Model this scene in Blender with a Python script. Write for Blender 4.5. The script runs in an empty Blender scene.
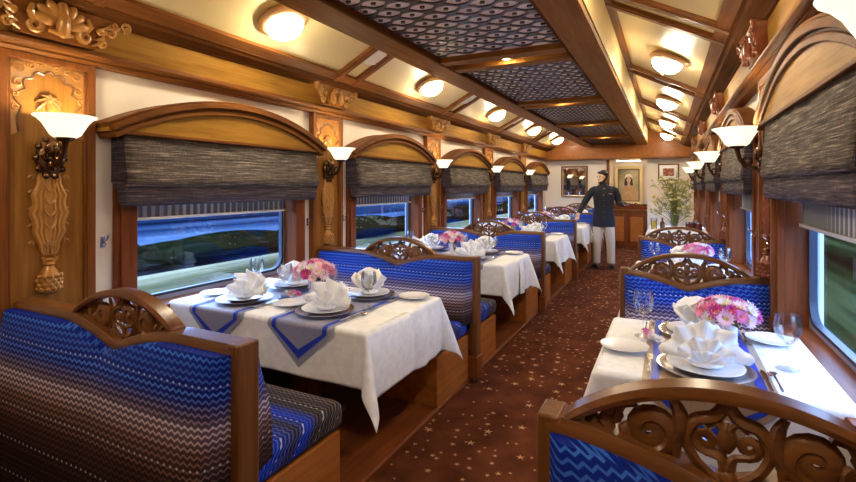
import bpy, bmesh, math, random
from math import sin, cos, pi, radians, sqrt, atan2, hypot
from mathutils import Vector, Matrix, Quaternion
random.seed(7)
S = bpy.context.scene
COL = S.collection

# ------------------------------------------------------------------ materials
class NT:
    def __init__(self, name):
        self.m = bpy.data.materials.new(name); self.m.use_nodes = True
        self.t = self.m.node_tree; self.t.nodes.clear()
        self.out = self.t.nodes.new('ShaderNodeOutputMaterial')
    def n(self, typ, **kw):
        nd = self.t.nodes.new(typ)
        for k, v in kw.items(): setattr(nd, k, v)
        return nd
    def link(self, a, b): self.t.links.new(a, b)
    def put(self, sock, v):
        if isinstance(v, bpy.types.NodeSocket): self.link(v, sock)
        elif v is not None: sock.default_value = v
    def math(self, op, a, b=None, c=None):
        nd = self.n('ShaderNodeMath', operation=op)
        self.put(nd.inputs[0], a); self.put(nd.inputs[1], b)
        if c is not None: self.put(nd.inputs[2], c)
        return nd.outputs[0]
    def coord(self, kind='Object', scale=(1, 1, 1), loc=(0, 0, 0)):
        tc = self.n('ShaderNodeTexCoord'); mp = self.n('ShaderNodeMapping')
        mp.inputs['Scale'].default_value = scale; mp.inputs['Location'].default_value = loc
        self.link(tc.outputs[kind], mp.inputs['Vector']); return mp.outputs[0]
    def pos(self, scale=(1, 1, 1)):
        g = self.n('ShaderNodeNewGeometry'); mp = self.n('ShaderNodeMapping')
        mp.inputs['Scale'].default_value = scale
        self.link(g.outputs['Position'], mp.inputs['Vector']); return mp.outputs[0]
    def sep(self, v):
        nd = self.n('ShaderNodeSeparateXYZ'); self.link(v, nd.inputs[0]); return nd.outputs
    def noise(self, v, scale=5, detail=3, rough=.5):
        nd = self.n('ShaderNodeTexNoise'); self.link(v, nd.inputs['Vector'])
        nd.inputs['Scale'].default_value = scale; nd.inputs['Detail'].default_value = detail
        nd.inputs['Roughness'].default_value = rough; return nd.outputs['Fac']
    def ramp(self, f, stops, interp='LINEAR'):
        nd = self.n('ShaderNodeValToRGB'); r = nd.color_ramp; r.interpolation = interp
        while len(r.elements) < len(stops): r.elements.new(.5)
        for e, (p, c) in zip(r.elements, stops):
            e.position = p; e.color = (*c, 1) if len(c) == 3 else c
        self.put(nd.inputs[0], f); return nd.outputs[0]
    def mix(self, f, a, b):
        nd = self.n('ShaderNodeMix', data_type='RGBA')
        self.put(nd.inputs[0], f)
        for s, v in ((nd.inputs[6], a), (nd.inputs[7], b)):
            if isinstance(v, tuple) and len(v) == 3: v = (*v, 1)
            self.put(s, v)
        return nd.outputs[2]
    def bump(self, h, strength=.3, dist=.005):
        nd = self.n('ShaderNodeBump'); nd.inputs['Strength'].default_value = strength
        nd.inputs['Distance'].default_value = dist; self.link(h, nd.inputs['Height']); return nd.outputs[0]
    def pbr(self, color, rough=.5, metal=0., spec=.5, coat=0., normal=None, sheen=0., emit=None, emit_s=0., trans=0.):
        b = self.n('ShaderNodeBsdfPrincipled')
        if isinstance(color, tuple) and len(color) == 3: color = (*color, 1)
        self.put(b.inputs['Base Color'], color); self.put(b.inputs['Roughness'], rough)
        self.put(b.inputs['Metallic'], metal); self.put(b.inputs['Specular IOR Level'], spec)
        self.put(b.inputs['Coat Weight'], coat); b.inputs['Coat Roughness'].default_value = .15
        self.put(b.inputs['Sheen Weight'], sheen)
        if normal is not None: self.link(normal, b.inputs['Normal'])
        if emit is not None:
            self.put(b.inputs['Emission Color'], (*emit, 1) if isinstance(emit, tuple) else emit); self.put(b.inputs['Emission Strength'], emit_s)
        self.link(b.outputs[0], self.out.inputs[0]); return b

def plain(name, c, rough=.5, metal=0., **kw):
    t = NT(name); t.pbr(c, rough, metal, **kw); return t.m

def wood(name, dark, light, axis=0, rough=.38, coat=.06, scale=1., spec=.14):
    t = NT(name)
    dark = (dark[0] * .72, dark[1] * .74, dark[2] * .62); light = (light[0] * .84, light[1] * .86, light[2] * .74)
    sc = [9 * scale] * 3; sc[axis] = .7 * scale
    v = t.pos(tuple(sc))
    f = t.noise(v, 3.0, 5, .6)
    sc2 = [60 * scale] * 3; sc2[axis] = 2 * scale
    g = t.noise(t.pos(tuple(sc2)), 2.0, 2, .5)
    h = t.math('ADD', t.math('MULTIPLY', f, .7), t.math('MULTIPLY', g, .3))
    c = t.ramp(h, [(.32, dark), (.68, light)])
    t.pbr(c, rough, spec=spec, coat=coat, normal=t.bump(g, .08, .002))
    return t.m

M = {}
M['honey_y'] = wood('honey_teak_long', (.34, .150, .024), (.54, .275, .055), 1, rough=.5, spec=.10, coat=0.)
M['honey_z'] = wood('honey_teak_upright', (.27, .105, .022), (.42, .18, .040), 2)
M['teak_y'] = wood('teak_long', (.165, .052, .013), (.29, .105, .027), 1, rough=.5, spec=.10, coat=0.)
M['teak_x'] = wood('teak_cross', (.165, .052, .013), (.29, .105, .027), 0)
M['teak_z'] = wood('teak_upright', (.18, .052, .013), (.31, .105, .027), 2)
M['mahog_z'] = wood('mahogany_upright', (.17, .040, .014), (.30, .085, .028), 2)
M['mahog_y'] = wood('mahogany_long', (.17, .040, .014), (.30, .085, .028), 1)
M['walnut_x'] = wood('walnut_cross', (.135, .045, .014), (.27, .10, .032), 0, rough=.3, spec=.3, coat=.1)
M['walnut_z'] = wood('walnut_upright', (.135, .045, .014), (.27, .10, .032), 2, rough=.3, spec=.3, coat=.1)
M['crown'] = wood('dark_crown_teak', (.095, .032, .010), (.16, .058, .018), 1, rough=.75, spec=.03, coat=0.)
M['orange_z'] = wood('orange_veneer', (.38, .115, .03), (.55, .2, .055), 1, rough=.35)
M['raft_y'] = wood('raft_teak', (.28, .105, .022), (.44, .185, .045), 1, rough=.5, spec=.08, coat=0.)
M['raft_x'] = wood('raft_teak_cross', (.28, .105, .022), (.44, .185, .045), 0, rough=.5, spec=.08, coat=0.)
M['jali'] = plain('dark_lattice_wood', (.055, .026, .015), .35, coat=.3)
M['jali_back'] = plain('lattice_backing', (.90, .76, .68), .35)
M['strip_back'] = plain('recess_strip', (.55, .45, .45), .4)
M['carve'] = plain('gilded_carving', (.43, .20, .045), .34, .12, coat=.25)
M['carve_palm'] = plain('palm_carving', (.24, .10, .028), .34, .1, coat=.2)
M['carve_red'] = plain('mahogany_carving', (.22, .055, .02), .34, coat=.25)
M['carve_dark'] = plain('dark_carving', (.16, .07, .028), .3, coat=.4)
M['bronze'] = plain('dark_bronze', (.13, .065, .028), .24, .8)
M['ringwood'] = plain('lamp_ring_brass', (.38, .2, .085), .3, .3)
M['silver'] = plain('polished_silver', (.75, .73, .72), .16, 1.)
M['pewter'] = plain('charger_metal', (.62, .56, .54), .18, .95)
M['gold'] = plain('gold_metal', (.8, .52, .15), .25, 1.)
M['chrome'] = plain('chrome_hook', (.7, .7, .7), .15, 1.)
M['wall'] = plain('cream_wall_laminate', (.84, .77, .70), .5)
M['wallgrey'] = plain('pale_wall_laminate', (.62, .60, .62), .4)
M['porcelain'] = plain('white_porcelain', (.86, .86, .86), .15, coat=.4)
M['rubber'] = plain('window_gasket', (.02, .03, .06), .4)
M['alu'] = plain('window_aluminium', (.42, .50, .68), .35, .3)
M['black'] = plain('black_leather', (.012, .012, .012), .3)
M['speaker'] = plain('speaker_grille', (.78, .74, .66), .6)
M['skin'] = plain('skin', (.78, .52, .40), .5)
M['hair'] = plain('black_hair', (.012, .010, .010), .4)
M['navy'] = plain('navy_wool', (.008, .010, .028), .75, sheen=.1)
M['trouser'] = plain('cream_cotton', (.72, .66, .58), .8)
M['lip'] = plain('lip', (.35, .12, .1), .5)
M['eye'] = plain('eye_dark', (.02, .015, .012), .3)

t = NT('ceiling_lacquer'); c = t.ramp(t.noise(t.pos((1, .4, 1)), 1.5, 2), [(.3, (.64, .50, .235)), (.7, (.72, .58, .30))])
t.pbr(c, .42, spec=.35, coat=.1); M['ceil'] = t.m
t = NT('carpet')
v = t.pos((1, 1, 1))
sp = t.noise(v, 260, 3, .7); blot = t.noise(v, 5, 3, .6)
base = t.ramp(t.math('ADD', t.math('MULTIPLY', sp, .75), t.math('MULTIPLY', blot, .25)),
              [(.36, (.014, .004, .003)), (.50, (.095, .024, .011)), (.64, (.25, .08, .036))])
def stars(t, scale, size, rnd_off, loc):
    g = t.n('ShaderNodeNewGeometry'); mp = t.n('ShaderNodeMapping')
    mp.inputs['Scale'].default_value = (scale, scale, 0); mp.inputs['Location'].default_value = loc
    t.link(g.outputs['Position'], mp.inputs[0])
    vo = t.n('ShaderNodeTexVoronoi'); vo.voronoi_dimensions = '2D'; vo.inputs['Scale'].default_value = 1
    vo.inputs['Randomness'].default_value = .75
    t.link(mp.outputs[0], vo.inputs['Vector'])
    sub = t.n('ShaderNodeVectorMath', operation='SUBTRACT'); t.link(mp.outputs[0], sub.inputs[0]); t.link(vo.outputs['Position'], sub.inputs[1])
    s = t.sep(sub.outputs[0]); cs = t.sep(vo.outputs['Color'])
    ang = t.math('ADD', t.math('ARCTAN2', s[1], s[0]), t.math('MULTIPLY', cs[0], 6.28))
    r = t.math('SQRT', t.math('ADD', t.math('MULTIPLY', s[0], s[0]), t.math('MULTIPLY', s[1], s[1])))
    a = t.math('ABSOLUTE', t.math('SUBTRACT', t.math('FRACT', t.math('MULTIPLY', ang, 5 / (2 * pi))), .5))   # 0 at tip .. .5
    lim = t.math('MULTIPLY', t.math('DIVIDE', .30, t.math('ADD', .30, t.math('MULTIPLY', a, 1.6))), t.math('MULTIPLY', t.math('ADD', .55, t.math('MULTIPLY', cs[1], .45)), size))
    return t.math('MULTIPLY', t.math('LESS_THAN', r, lim), t.math('GREATER_THAN', cs[2], .42))
st = t.math('MAXIMUM', stars(t, 7.0, .24, 0, (0, 0, 0)), stars(t, 11, .2, 0, (3.3, 1.7, 0)))
col = t.mix(t.math('MULTIPLY', st, t.math('ADD', .45, t.math('MULTIPLY', sp, .8))), base, (.66, .38, .20))
t.pbr(col, .95, spec=.1, normal=t.bump(sp, .5, .006)); M['carpet'] = t.m

def zigzag(name, seat=False):
    t = NT(name)
    co = t.sep(t.coord('Object'))
    if seat:
        along = t.math('ADD', co[0], co[2])
        hz = t.math('SUBTRACT', t.math('ABSOLUTE', co[1]), t.math('MULTIPLY', co[2], .9))      # 0 by the back .. grows to the front edge
    else:
        along = t.math('ADD', co[0], co[1]); hz = co[2]
    tri = t.math('ABSOLUTE', t.math('SUBTRACT', t.math('FRACT', t.math('MULTIPLY', along, 1 / .030)), .5))
    zz = t.math('ADD', hz, t.math('MULTIPLY', tri, .020))
    slow = t.math('ADD', hz, t.math('MULTIPLY', tri, .006))
    per = .0205
    fr = t.math('FRACT', t.math('MULTIPLY', zz, 1 / per))
    line = t.ramp(fr, [(0, (0, 0, 0)), (.45, (0, 0, 0)), (.56, (1, 1, 1)), (.80, (1, 1, 1)), (.9, (0, 0, 0))])
    row = t.math('FLOOR', t.math('MULTIPLY', zz, 1 / per))
    wn = t.n('ShaderNodeTexWhiteNoise', noise_dimensions='1D'); t.link(row, wn.inputs['W']); rv = wn.outputs['Value']
    if seat:
        mp = t.math('MULTIPLY', t.math('SUBTRACT', slow, -.42), 1 / .62)
        dk = [(0, (.003, .010, .12)), (.3, (.003, .018, .32)), (.5, (.008, .007, .02)), (.60, (.004, .02, .36)), (.70, (.012, .009, .012)), (1, (.035, .024, .022))]
        lt = [(0, (.02, .06, .5)), (.3, (.05, .17, .9)), (.5, (.10, .08, .10)), (.60, (.05, .17, .9)), (.70, (.13, .10, .10)), (1, (.24, .18, .16))]
    else:
        mp = t.math('MULTIPLY', t.math('SUBTRACT', slow, .35), 1 / .60)
        dk = [(0, (.006, .003, .003)), (.25, (.018, .008, .008)), (.40, (.06, .027, .026)), (.51, (.13, .085, .12)), (.58, (.04, .03, .09)), (.67, (.004, .013, .17)), (.88, (.002, .017, .29)), (1, (.002, .006, .07))]  # brown stops go near black at the bottom: light falloff painted into the fabric
        lt = [(0, (.045, .022, .018)), (.25, (.12, .06, .048)), (.40, (.40, .25, .23)), (.51, (.75, .66, .80)), (.58, (.36, .28, .46)), (.67, (.08, .20, .90)), (.88, (.06, .24, 1.0)), (1, (.06, .14, .55))]
    a = t.ramp(mp, dk); b = t.ramp(mp, lt)
    c = t.mix(t.math('MULTIPLY', line, t.math('ADD', .40, t.math('MULTIPLY', rv, .60))), a, b)
    # rows of pale diamonds
    fx = t.math('ABSOLUTE', t.math('SUBTRACT', t.math('FRACT', t.math('MULTIPLY', along, 1 / .030)), .5))
    fz = t.math('ABSOLUTE', t.math('SUBTRACT', t.math('FRACT', t.math('MULTIPLY', t.math('ADD', hz, .010), 1 / .123)), .5))
    dia = t.math('LESS_THAN', t.math('ADD', t.math('MULTIPLY', fx, 1.0), t.math('MULTIPLY', fz, 4.2)), .17)
    c = t.mix(t.math('MULTIPLY', dia, .7), c, (.6, .62, .8))
    t.pbr(c, .65, spec=.15); return t.m
M['zig'] = zigzag('zigzag_fabric'); M['zigseat'] = zigzag('zigzag_seat_fabric', True)

def shade_mat(name, stops):
    t = NT(name); v = t.pos((3, 3, 95))
    f = t.noise(v, 1.6, 6, .75); g = t.noise(t.pos((260, 260, 20)), 1, 2)
    c = t.ramp(t.math('ADD', t.math('MULTIPLY', f, .85), t.math('MULTIPLY', g, .15)), stops)
    t.pbr(c, .85, spec=.15, normal=t.bump(f, .5, .004)); return t.m
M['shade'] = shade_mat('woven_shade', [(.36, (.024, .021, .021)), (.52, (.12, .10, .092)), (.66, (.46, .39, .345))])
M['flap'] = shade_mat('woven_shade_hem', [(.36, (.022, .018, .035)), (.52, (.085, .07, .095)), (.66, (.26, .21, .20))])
t = NT('pleated_blind'); co = t.sep(t.pos())
fr = t.math('ABSOLUTE', t.math('SUBTRACT', t.math('FRACT', t.math('MULTIPLY', co[1], 1 / .052)), .5))
t.pbr(t.ramp(fr, [(.14, (.75, .78, .80)), (.26, (.22, .23, .24))]), .7); M['pleat'] = t.m

t = NT('white_damask'); f = t.noise(t.pos((1, 1, 1)), 26, 2, .5)
c = t.ramp(f, [(.42, (.86, .86, .87)), (.58, (.93, .93, .93))])
t.pbr(c, .75, spec=.25, sheen=.15); M['cloth'] = t.m
M['napkin'] = plain('napkin_cotton', (.94, .95, .98), .75, sheen=.2)
t = NT('runner_silk'); f = t.noise(t.coord('Object', (40, 3, 40)), 6, 2)
t.pbr(t.ramp(f, [(.3, (.22, .23, .36)), (.7, (.36, .36, .48))]), .38, sheen=.2); M['runner'] = t.m
t = NT('runner_silk_tan'); f = t.noise(t.coord('Object', (40, 3, 40)), 6, 2)
t.pbr(t.ramp(f, [(.3, (.33, .22, .14)), (.7, (.46, .32, .2))]), .4, sheen=.2); M['runner_tan'] = t.m
M['border'] = plain('runner_border', (.015, .05, .50), .45)
for nm, c in (('pink', (.85, .28, .55)), ('magenta', (.62, .05, .30)), ('palepink', (.92, .66, .80)), ('white_petal', (.85, .82, .86)), ('yellow_petal', (.75, .6, .12)), ('cream_petal', (.78, .74, .45)), ('orange_eye', (.8, .25, .04))):
    M[nm] = plain(nm + '_petal' if 'petal' not in nm else nm, c, .6)
M['lattice_dot'] = M['jali']
M['leaf'] = plain('green_leaf', (.10, .17, .03), .5)
M['stem'] = plain('green_stem', (.16, .22, .06), .5)
M['juice'] = plain('yellow_juice', (.85, .62, .10), .15)
M['jar'] = plain('dark_red_glass', (.10, .012, .010), .1, coat=.5)
M['umber'] = plain('amber_bottle', (.09, .035, .012), .1, coat=.5)
def thin_glass(name, tint, rmin=.04, fk=.55):
    t = NT(name); tr = t.n('ShaderNodeBsdfTransparent'); tr.inputs[0].default_value = (*tint, 1)
    gl = t.n('ShaderNodeBsdfGlossy'); gl.inputs['Roughness'].default_value = .02
    lw = t.n('ShaderNodeLayerWeight'); lw.inputs[0].default_value = .35
    f = t.math('ADD', t.math('MULTIPLY', lw.outputs['Fresnel'], fk), rmin)
    mx = t.n('ShaderNodeMixShader'); t.link(f, mx.inputs[0]); t.link(tr.outputs[0], mx.inputs[1]); t.link(gl.outputs[0], mx.inputs[2])
    t.link(mx.outputs[0], t.out.inputs[0]); return t.m
M['glass'] = thin_glass('drinking_glass', (.97, .98, .99))
M['pane'] = thin_glass('window_glass', (.88, .93, .97), .01, .22)
t = NT('mirror_glass'); g = t.n('ShaderNodeBsdfGlossy'); g.inputs[0].default_value = (.75, .76, .8, 1); g.inputs['Roughness'].default_value = .02
t.link(g.outputs[0], t.out.inputs[0]); M['mirror'] = t.m
def glow(name, c, s, base=(.9, .85, .75)):
    t = NT(name); t.pbr(base, .4, emit=c, emit_s=s); return t.m
M['dome'] = glow('lit_dome_glass', (1, .86, .62), 23)
M['bowl'] = glow('lit_sconce_glass', (1, .86, .60), .33)
M['bulb'] = glow('lit_bulb', (1, .84, .55), 50)
M['spot'] = glow('lit_downlight', (1, .80, .5), 60)
M['piclight'] = glow('picture_light_tube', (1, .8, .5), 9)
def streak(name, stops, sx=.8, sy=.035, rough=.95, spec=0.):
    t = NT(name); f = t.noise(t.pos((sx, sy, sx)), 1.0, 4, .6); t.pbr(t.ramp(f, stops), rough, spec=spec); return t.m
M['grass'] = streak('mown_grass', [(.3, (.012, .012, .005)), (.5, (.07, .064, .028)), (.68, (.20, .175, .10))], .55)
M['grass_d'] = streak('rough_grass', [(.38, (.001, .0015, .001)), (.5, (.006, .011, .003)), (.64, (.034, .044, .016))], .8)
M['hedge'] = streak('hedge_foliage', [(.3, (.001, .0015, .001)), (.6, (.004, .0055, .002)), (.75, (.012, .014, .006))], 1.2, .12)
M['water'] = streak('lake_water', [(.36, (.001, .002, .005)), (.5, (.007, .014, .032)), (.64, (.040, .062, .10))], .10, .010)
M['hill'] = plain('far_hill', (.03, .05, .07), .9)
# ------------------------------------------------------------------ mesh builder
class MB:
    def __init__(self): self.v = []; self.f = []
    def add(self, vs, fs):
        o = len(self.v); self.v += [tuple(p) for p in vs]; self.f += [tuple(i + o for i in f) for f in fs]
    def box(self, x0, x1, y0, y1, z0, z1):
        self.add([(x0, y0, z0), (x1, y0, z0), (x1, y1, z0), (x0, y1, z0), (x0, y0, z1), (x1, y0, z1), (x1, y1, z1), (x0, y1, z1)],
                 [(0, 3, 2, 1), (4, 5, 6, 7), (0, 1, 5, 4), (1, 2, 6, 5), (2, 3, 7, 6), (3, 0, 4, 7)]); return self
    def prism(self, poly, d0, d1, fn):
        n = len(poly)
        self.add([fn(a, b, d0) for a, b in poly] + [fn(a, b, d1) for a, b in poly],
                 [tuple(range(n)), tuple(range(2 * n - 1, n - 1, -1))] + [(i, (i + 1) % n, n + (i + 1) % n, n + i) for i in range(n)]); return self
    def loft(self, rings, caps=True, closed=True):
        n = len(rings[0]); vs = [p for r in rings for p in r]; fs = []
        for i in range(len(rings) - 1):
            for j in range(n if closed else n - 1):
                k = (j + 1) % n; fs.append((i * n + j, i * n + k, (i + 1) * n + k, (i + 1) * n + j))
        if caps: fs += [tuple(range(n)), tuple(range((len(rings) - 1) * n, len(rings) * n))]
        self.add(vs, fs); return self
    def tube(self, pts, rad, n=6, flat=1.):
        pts = [Vector(p) for p in pts]; N = len(pts)
        if not hasattr(rad, '__len__'): rad = [rad] * N
        rings = []; up = None
        for i, p in enumerate(pts):
            d = (pts[min(i + 1, N - 1)] - pts[max(i - 1, 0)])
            d = d.normalized() if d.length > 1e-9 else Vector((0, 0, 1))
            if up is None: up = d.orthogonal().normalized()
            up = (up - d * up.dot(d)); up = up.normalized() if up.length > 1e-6 else d.orthogonal().normalized()
            w = d.cross(up)
            rings.append([p + (up * cos(2 * pi * k / n) + w * sin(2 * pi * k / n) * flat) * max(rad[i], 1e-4) for k in range(n)])
        return self.loft(rings)
    def lathe(self, prof, n=20, c=(0, 0, 0), cap=True):
        rings = [[(c[0] + r * cos(2 * pi * k / n), c[1] + r * sin(2 * pi * k / n), c[2] + z) for k in range(n)] for r, z in prof]
        return self.loft(rings, caps=cap)
    def blob(self, c, r, n=10, m=6, rot=None):
        c = Vector(c); rr = r if hasattr(r, '__len__') else (r, r, r); vs = []; fs = []
        R = rot or Matrix.Identity(3)
        vs.append(c + R @ Vector((0, 0, -rr[2])))
        for i in range(1, m):
            a = -pi / 2 + pi * i / m
            for k in range(n):
                b = 2 * pi * k / n
                vs.append(c + R @ Vector((rr[0] * cos(a) * cos(b), rr[1] * cos(a) * sin(b), rr[2] * sin(a))))
        vs.append(c + R @ Vector((0, 0, rr[2])))
        for k in range(n): fs.append((0, 1 + (k + 1) % n, 1 + k))
        for i in range(m - 2):
            for k in range(n):
                a = 1 + i * n + k; b = 1 + i * n + (k + 1) % n; fs.append((a, b, b + n, a + n))
        L = len(vs) - 1
        for k in range(n): fs.append((L, L - n + k, L - n + (k + 1) % n))
        self.add(vs, fs); return self
    def grid(self, fn, nu, nv):
        vs = [fn(i / nu, j / nv) for i in range(nu + 1) for j in range(nv + 1)]
        fs = [(i * (nv + 1) + j, (i + 1) * (nv + 1) + j, (i + 1) * (nv + 1) + j + 1, i * (nv + 1) + j + 1) for i in range(nu) for j in range(nv)]
        self.add(vs, fs); return self
    def build(self, name, mat, parent=None, bevel=0, seg=2, smooth=38, solid=0, label=None, xf=None):
        me = bpy.data.meshes.new(name)
        vs = self.v if xf is None else [xf(p) for p in self.v]
        me.from_pydata([tuple(p) for p in vs], [], self.f)
        bm = bmesh.new(); bm.from_mesh(me); bmesh.ops.recalc_face_normals(bm, faces=bm.faces); bm.to_mesh(me); bm.free()
        if smooth:
            me.polygons.foreach_set('use_smooth', [True] * len(me.polygons)); me.set_sharp_from_angle(angle=radians(smooth))
        me.materials.append(M[mat] if isinstance(mat, str) else mat)
        o = bpy.data.objects.new(name, me); COL.objects.link(o)
        if parent is not None: o.parent = parent
        if solid:
            s = o.modifiers.new('solid', 'SOLIDIFY'); s.thickness = solid; s.offset = 0
        if bevel:
            b = o.modifiers.new('bevel', 'BEVEL'); b.width = bevel; b.segments = seg; b.limit_method = 'ANGLE'; b.angle_limit = radians(40)
        if label: o['label'] = label
        return o

def tag(o, label, cat, group=None):
    o['label'] = label; o['category'] = cat
    if group: o['group'] = group
    return o
def empty(name, loc, rz=0, label=None, cat=None, group=None):
    o = bpy.data.objects.new(name, None); COL.objects.link(o); o.empty_display_size = .05
    o.location = loc; o.rotation_euler = (0, 0, rz)
    if label: tag(o, label, cat, group)
    return o
def struct(o): o['kind'] = 'structure'; return o
def copy_tree(o, parent=None):
    c = o.copy(); COL.objects.link(c)
    if parent is not None: c.parent = parent
    for ch in list(o.children): copy_tree(ch, c)
    return c
PROTO = {}
def inst(key, maker, loc, rz, label, cat, group=None):
    if key not in PROTO: o = PROTO[key] = maker()
    else: o = copy_tree(PROTO[key])
    o.location = loc; o.rotation_euler = (0, 0, rz); tag(o, label, cat, group); return o

def spiral(cx, cy, r0, turns, a0, sgn=1, n=22, r1=.15):
    out = []
    for i in range(n + 1):
        s = i / n; r = r0 * (1 - s * (1 - r1)); a = a0 + sgn * turns * 2 * pi * s
        out.append((cx + r * cos(a), cy + r * sin(a)))
    return out
def taper(n, r0, r1): return [r0 + (r1 - r0) * i / (n - 1) for i in range(n)]

# ------------------------------------------------------------------ dimensions (metres; camera stands at the origin)
P = 2.12; YP = 1.275; YB = 1.18; YT = 2.29; YW = 2.335
WL = -2.70; CX = -2.165 / 2
NB = 5
YEND = 12.0; YBACK = -1.3
def mxr(x): return -2.165 - x
SIDES = (('left', lambda x: x), ('right', mxr))
ORD = ['nearest', 'second', 'third', 'fourth', 'farthest']
# ================================================================== SHELL
def yz(x0):   # (a,b,d): profile in X,Z swept along Y
    return lambda a, b, d: (a, d, b)
sw = lambda a, b, d: (a, d, b)

mb = MB(); mb.box(-2.72, .56, YBACK, YEND + .6, -.06, 0)
floor = struct(mb.build('floor', 'carpet', smooth=0))

for sd, X in SIDES:
    xf = lambda p, X=X: (X(p[0]), p[1], p[2])
    lo, hi = WL - .16, WL
    mb = MB(); edges = []
    mb.box(lo, hi, YBACK, YEND + .7, -.06, .72); mb.box(lo, hi, YBACK, YEND + .7, 1.76, 2.9)
    y = YBACK
    for k in range(0, NB):
        c = YW + P * k; mb.box(lo, hi, y, c - .665, .72, 1.76); y = c + .665
    mb.box(lo, hi, y, YEND + .7, .72, 1.76)
    struct(mb.build('wall_' + sd, 'wall', smooth=0, xf=xf))
    mb = MB(); mb.box(WL, WL + .02, YBACK, YEND, .0, .64); mb.box(WL, WL + .03, YBACK, YEND, .0, .10); mb.box(WL, WL + .032, YBACK, YEND, .60, .655)
    struct(mb.build('baseboard_' + sd, 'mahog_y', bevel=.004, xf=xf))
    # cornice: bed moulding, frieze board, crown
    T = struct(MB().prism([(-2.70, 2.05), (-2.64, 2.05), (-2.625, 2.062), (-2.625, 2.072), (-2.605, 2.078), (-2.595, 2.09), (-2.595, 2.103), (-2.615, 2.106), (-2.62, 2.12), (-2.70, 2.12)], YBACK, YEND - .2, sw).build('trim_1' if sd == 'left' else 'trim_2', 'teak_y', xf=xf, smooth=25))
    MB().prism([(-2.70, 2.115), (-2.648, 2.115), (-2.615, 2.275), (-2.70, 2.275)], YBACK, YEND - .2, sw).build('frieze', 'honey_y', T, smooth=0, xf=xf)
    MB().prism([(-2.70, 2.265), (-2.605, 2.265), (-2.600, 2.272), (-2.585, 2.276), (-2.52, 2.292), (-2.505, 2.305), (-2.485, 2.310), (-2.482, 2.36), (-2.70, 2.36)], YBACK, YEND - .2, sw).build('crown_moulding', 'crown', T, xf=xf, smooth=25)

MB().box(-2.9, .73, YBACK - .08, YBACK, -.06, 2.9)
struct(MB().box(-2.9, .73, YBACK - .08, YBACK, -.06, 2.9).build('wall_back', 'teak_z', smooth=0))
# end wall with an alcove
mb = MB(); mb.box(-2.86, -1.25, YEND, YEND + .7, -.06, 2.9); mb.box(-.40, .70, YEND, YEND + .7, -.06, 2.9)
mb.box(-1.25, -.40, YEND + .5, YEND + .7, -.06, 2.9); mb.box(-1.25, -.40, YEND, YEND + .5, 2.04, 2.9)
W = struct(mb.build('wall_end', 'wall', smooth=0))
struct(MB().box(-1.275, -1.215, YEND - .03, YEND + .05, 0, 2.05).build('trim_3', 'mahog_z', bevel=.005))

# ceiling: two sloping lacquered sides and a flat middle
prof = [(-2.72, 2.225), (-1.78, 2.713), (CX * 2 + 1.78, 2.713), (CX * 2 + 2.72, 2.225)]
poly = prof + [(x, z + .06) for x, z in reversed(prof)]
ceil = struct(MB().prism(poly, YBACK, YEND - .1, sw).build('ceiling', 'ceil', smooth=0))
SL = atan2(.488, .94)
def slope_pt(u, h):   # u along the slope from the wall crown (0..1), h below the panel
    x = -2.50 + (.72) * u; z = 2.225 + (x + 2.72) * .488 / .94
    return (x + h * sin(SL), z - h * cos(SL))
for sd, X in SIDES:
    xf = lambda p, X=X: (X(p[0]), p[1], p[2])
    for k in range(0, NB + 1):
        for dy in (-.125, .125):
            y = YP + P * k + dy - .02
            if y > YEND - .3: continue
            mb = MB(); q = [slope_pt(0, 0), slope_pt(1, 0), slope_pt(1, .026), slope_pt(0, .026)]
            mb.prism(q, y - .04, y + .04, sw)
            q = [slope_pt(0, .02), slope_pt(1, .02), slope_pt(1, .036), slope_pt(0, .036)]
            mb.prism(q, y - .024, y + .024, sw)
            mb.build('batten', 'teak_x', ceil, smooth=0, xf=xf)
    for u0, u1 in ((-.0, .10), (.91, 1.0)):
        q = [slope_pt(u0, 0), slope_pt(u1, 0), slope_pt(u1, .028), slope_pt(u0, .028)]
        MB().prism(q, YBACK, YEND - .2, sw).build('edge_batten', 'teak_y', ceil, smooth=0, xf=xf)
# header over the end wall
hp = [(-2.69, 2.05), (.525, 2.05), (.525, 2.235)] + [(x, z - .002) for x, z in reversed(prof[1:3])] + [(-2.69, 2.235)]
hdr = struct(MB().prism(hp, YEND - .26, YEND, sw).build('trim_4', 'orange_z', smooth=0))
MB().box(-2.62, .45, YEND - .275, YEND - .255, 2.045, 2.075).build('bead_moulding', 'teak_x', hdr, bevel=.004)

# dropped raft down the middle of the ceiling
RZ = 2.36; RO = .695; RI = .47
mb = MB()
for s in (-1, 1):
    a, b = CX + s * (RO + .008), CX + s * (RO - .03)
    mb.prism([(a, RZ + .014), (a, 2.712), (b, 2.712), (b, RZ + .072)], YBACK, YEND - .26, sw)
mb.box(CX - RI - .02, CX + RI + .02, YBACK, YEND - .26, RZ + .075, RZ + .09)
raft = struct(mb.build('trim_5', 'ceil', smooth=0))
for s in (-1, 1):
    a, b = CX + s * RO, CX + s * RI
    x0, x1 = min(a, b), max(a, b)
    MB().prism([(x0, RZ + .012), (x0 + .012, RZ), (x1 - .012, RZ), (x1, RZ + .012), (x1, RZ + .07), (x0, RZ + .07)], YBACK, YEND - .26, sw).build('raft_beam', 'raft_y', raft, smooth=0)
    e = CX + s * (RI - .012)
    MB().box(min(e, CX + s * (RI + .02)), max(e, CX + s * (RI + .02)), YBACK, YEND - .26, RZ + .004, RZ + .06).build('inner_bead', 'crown', raft, smooth=0)
def YL(k): return YP + .10 + P * k
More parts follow.
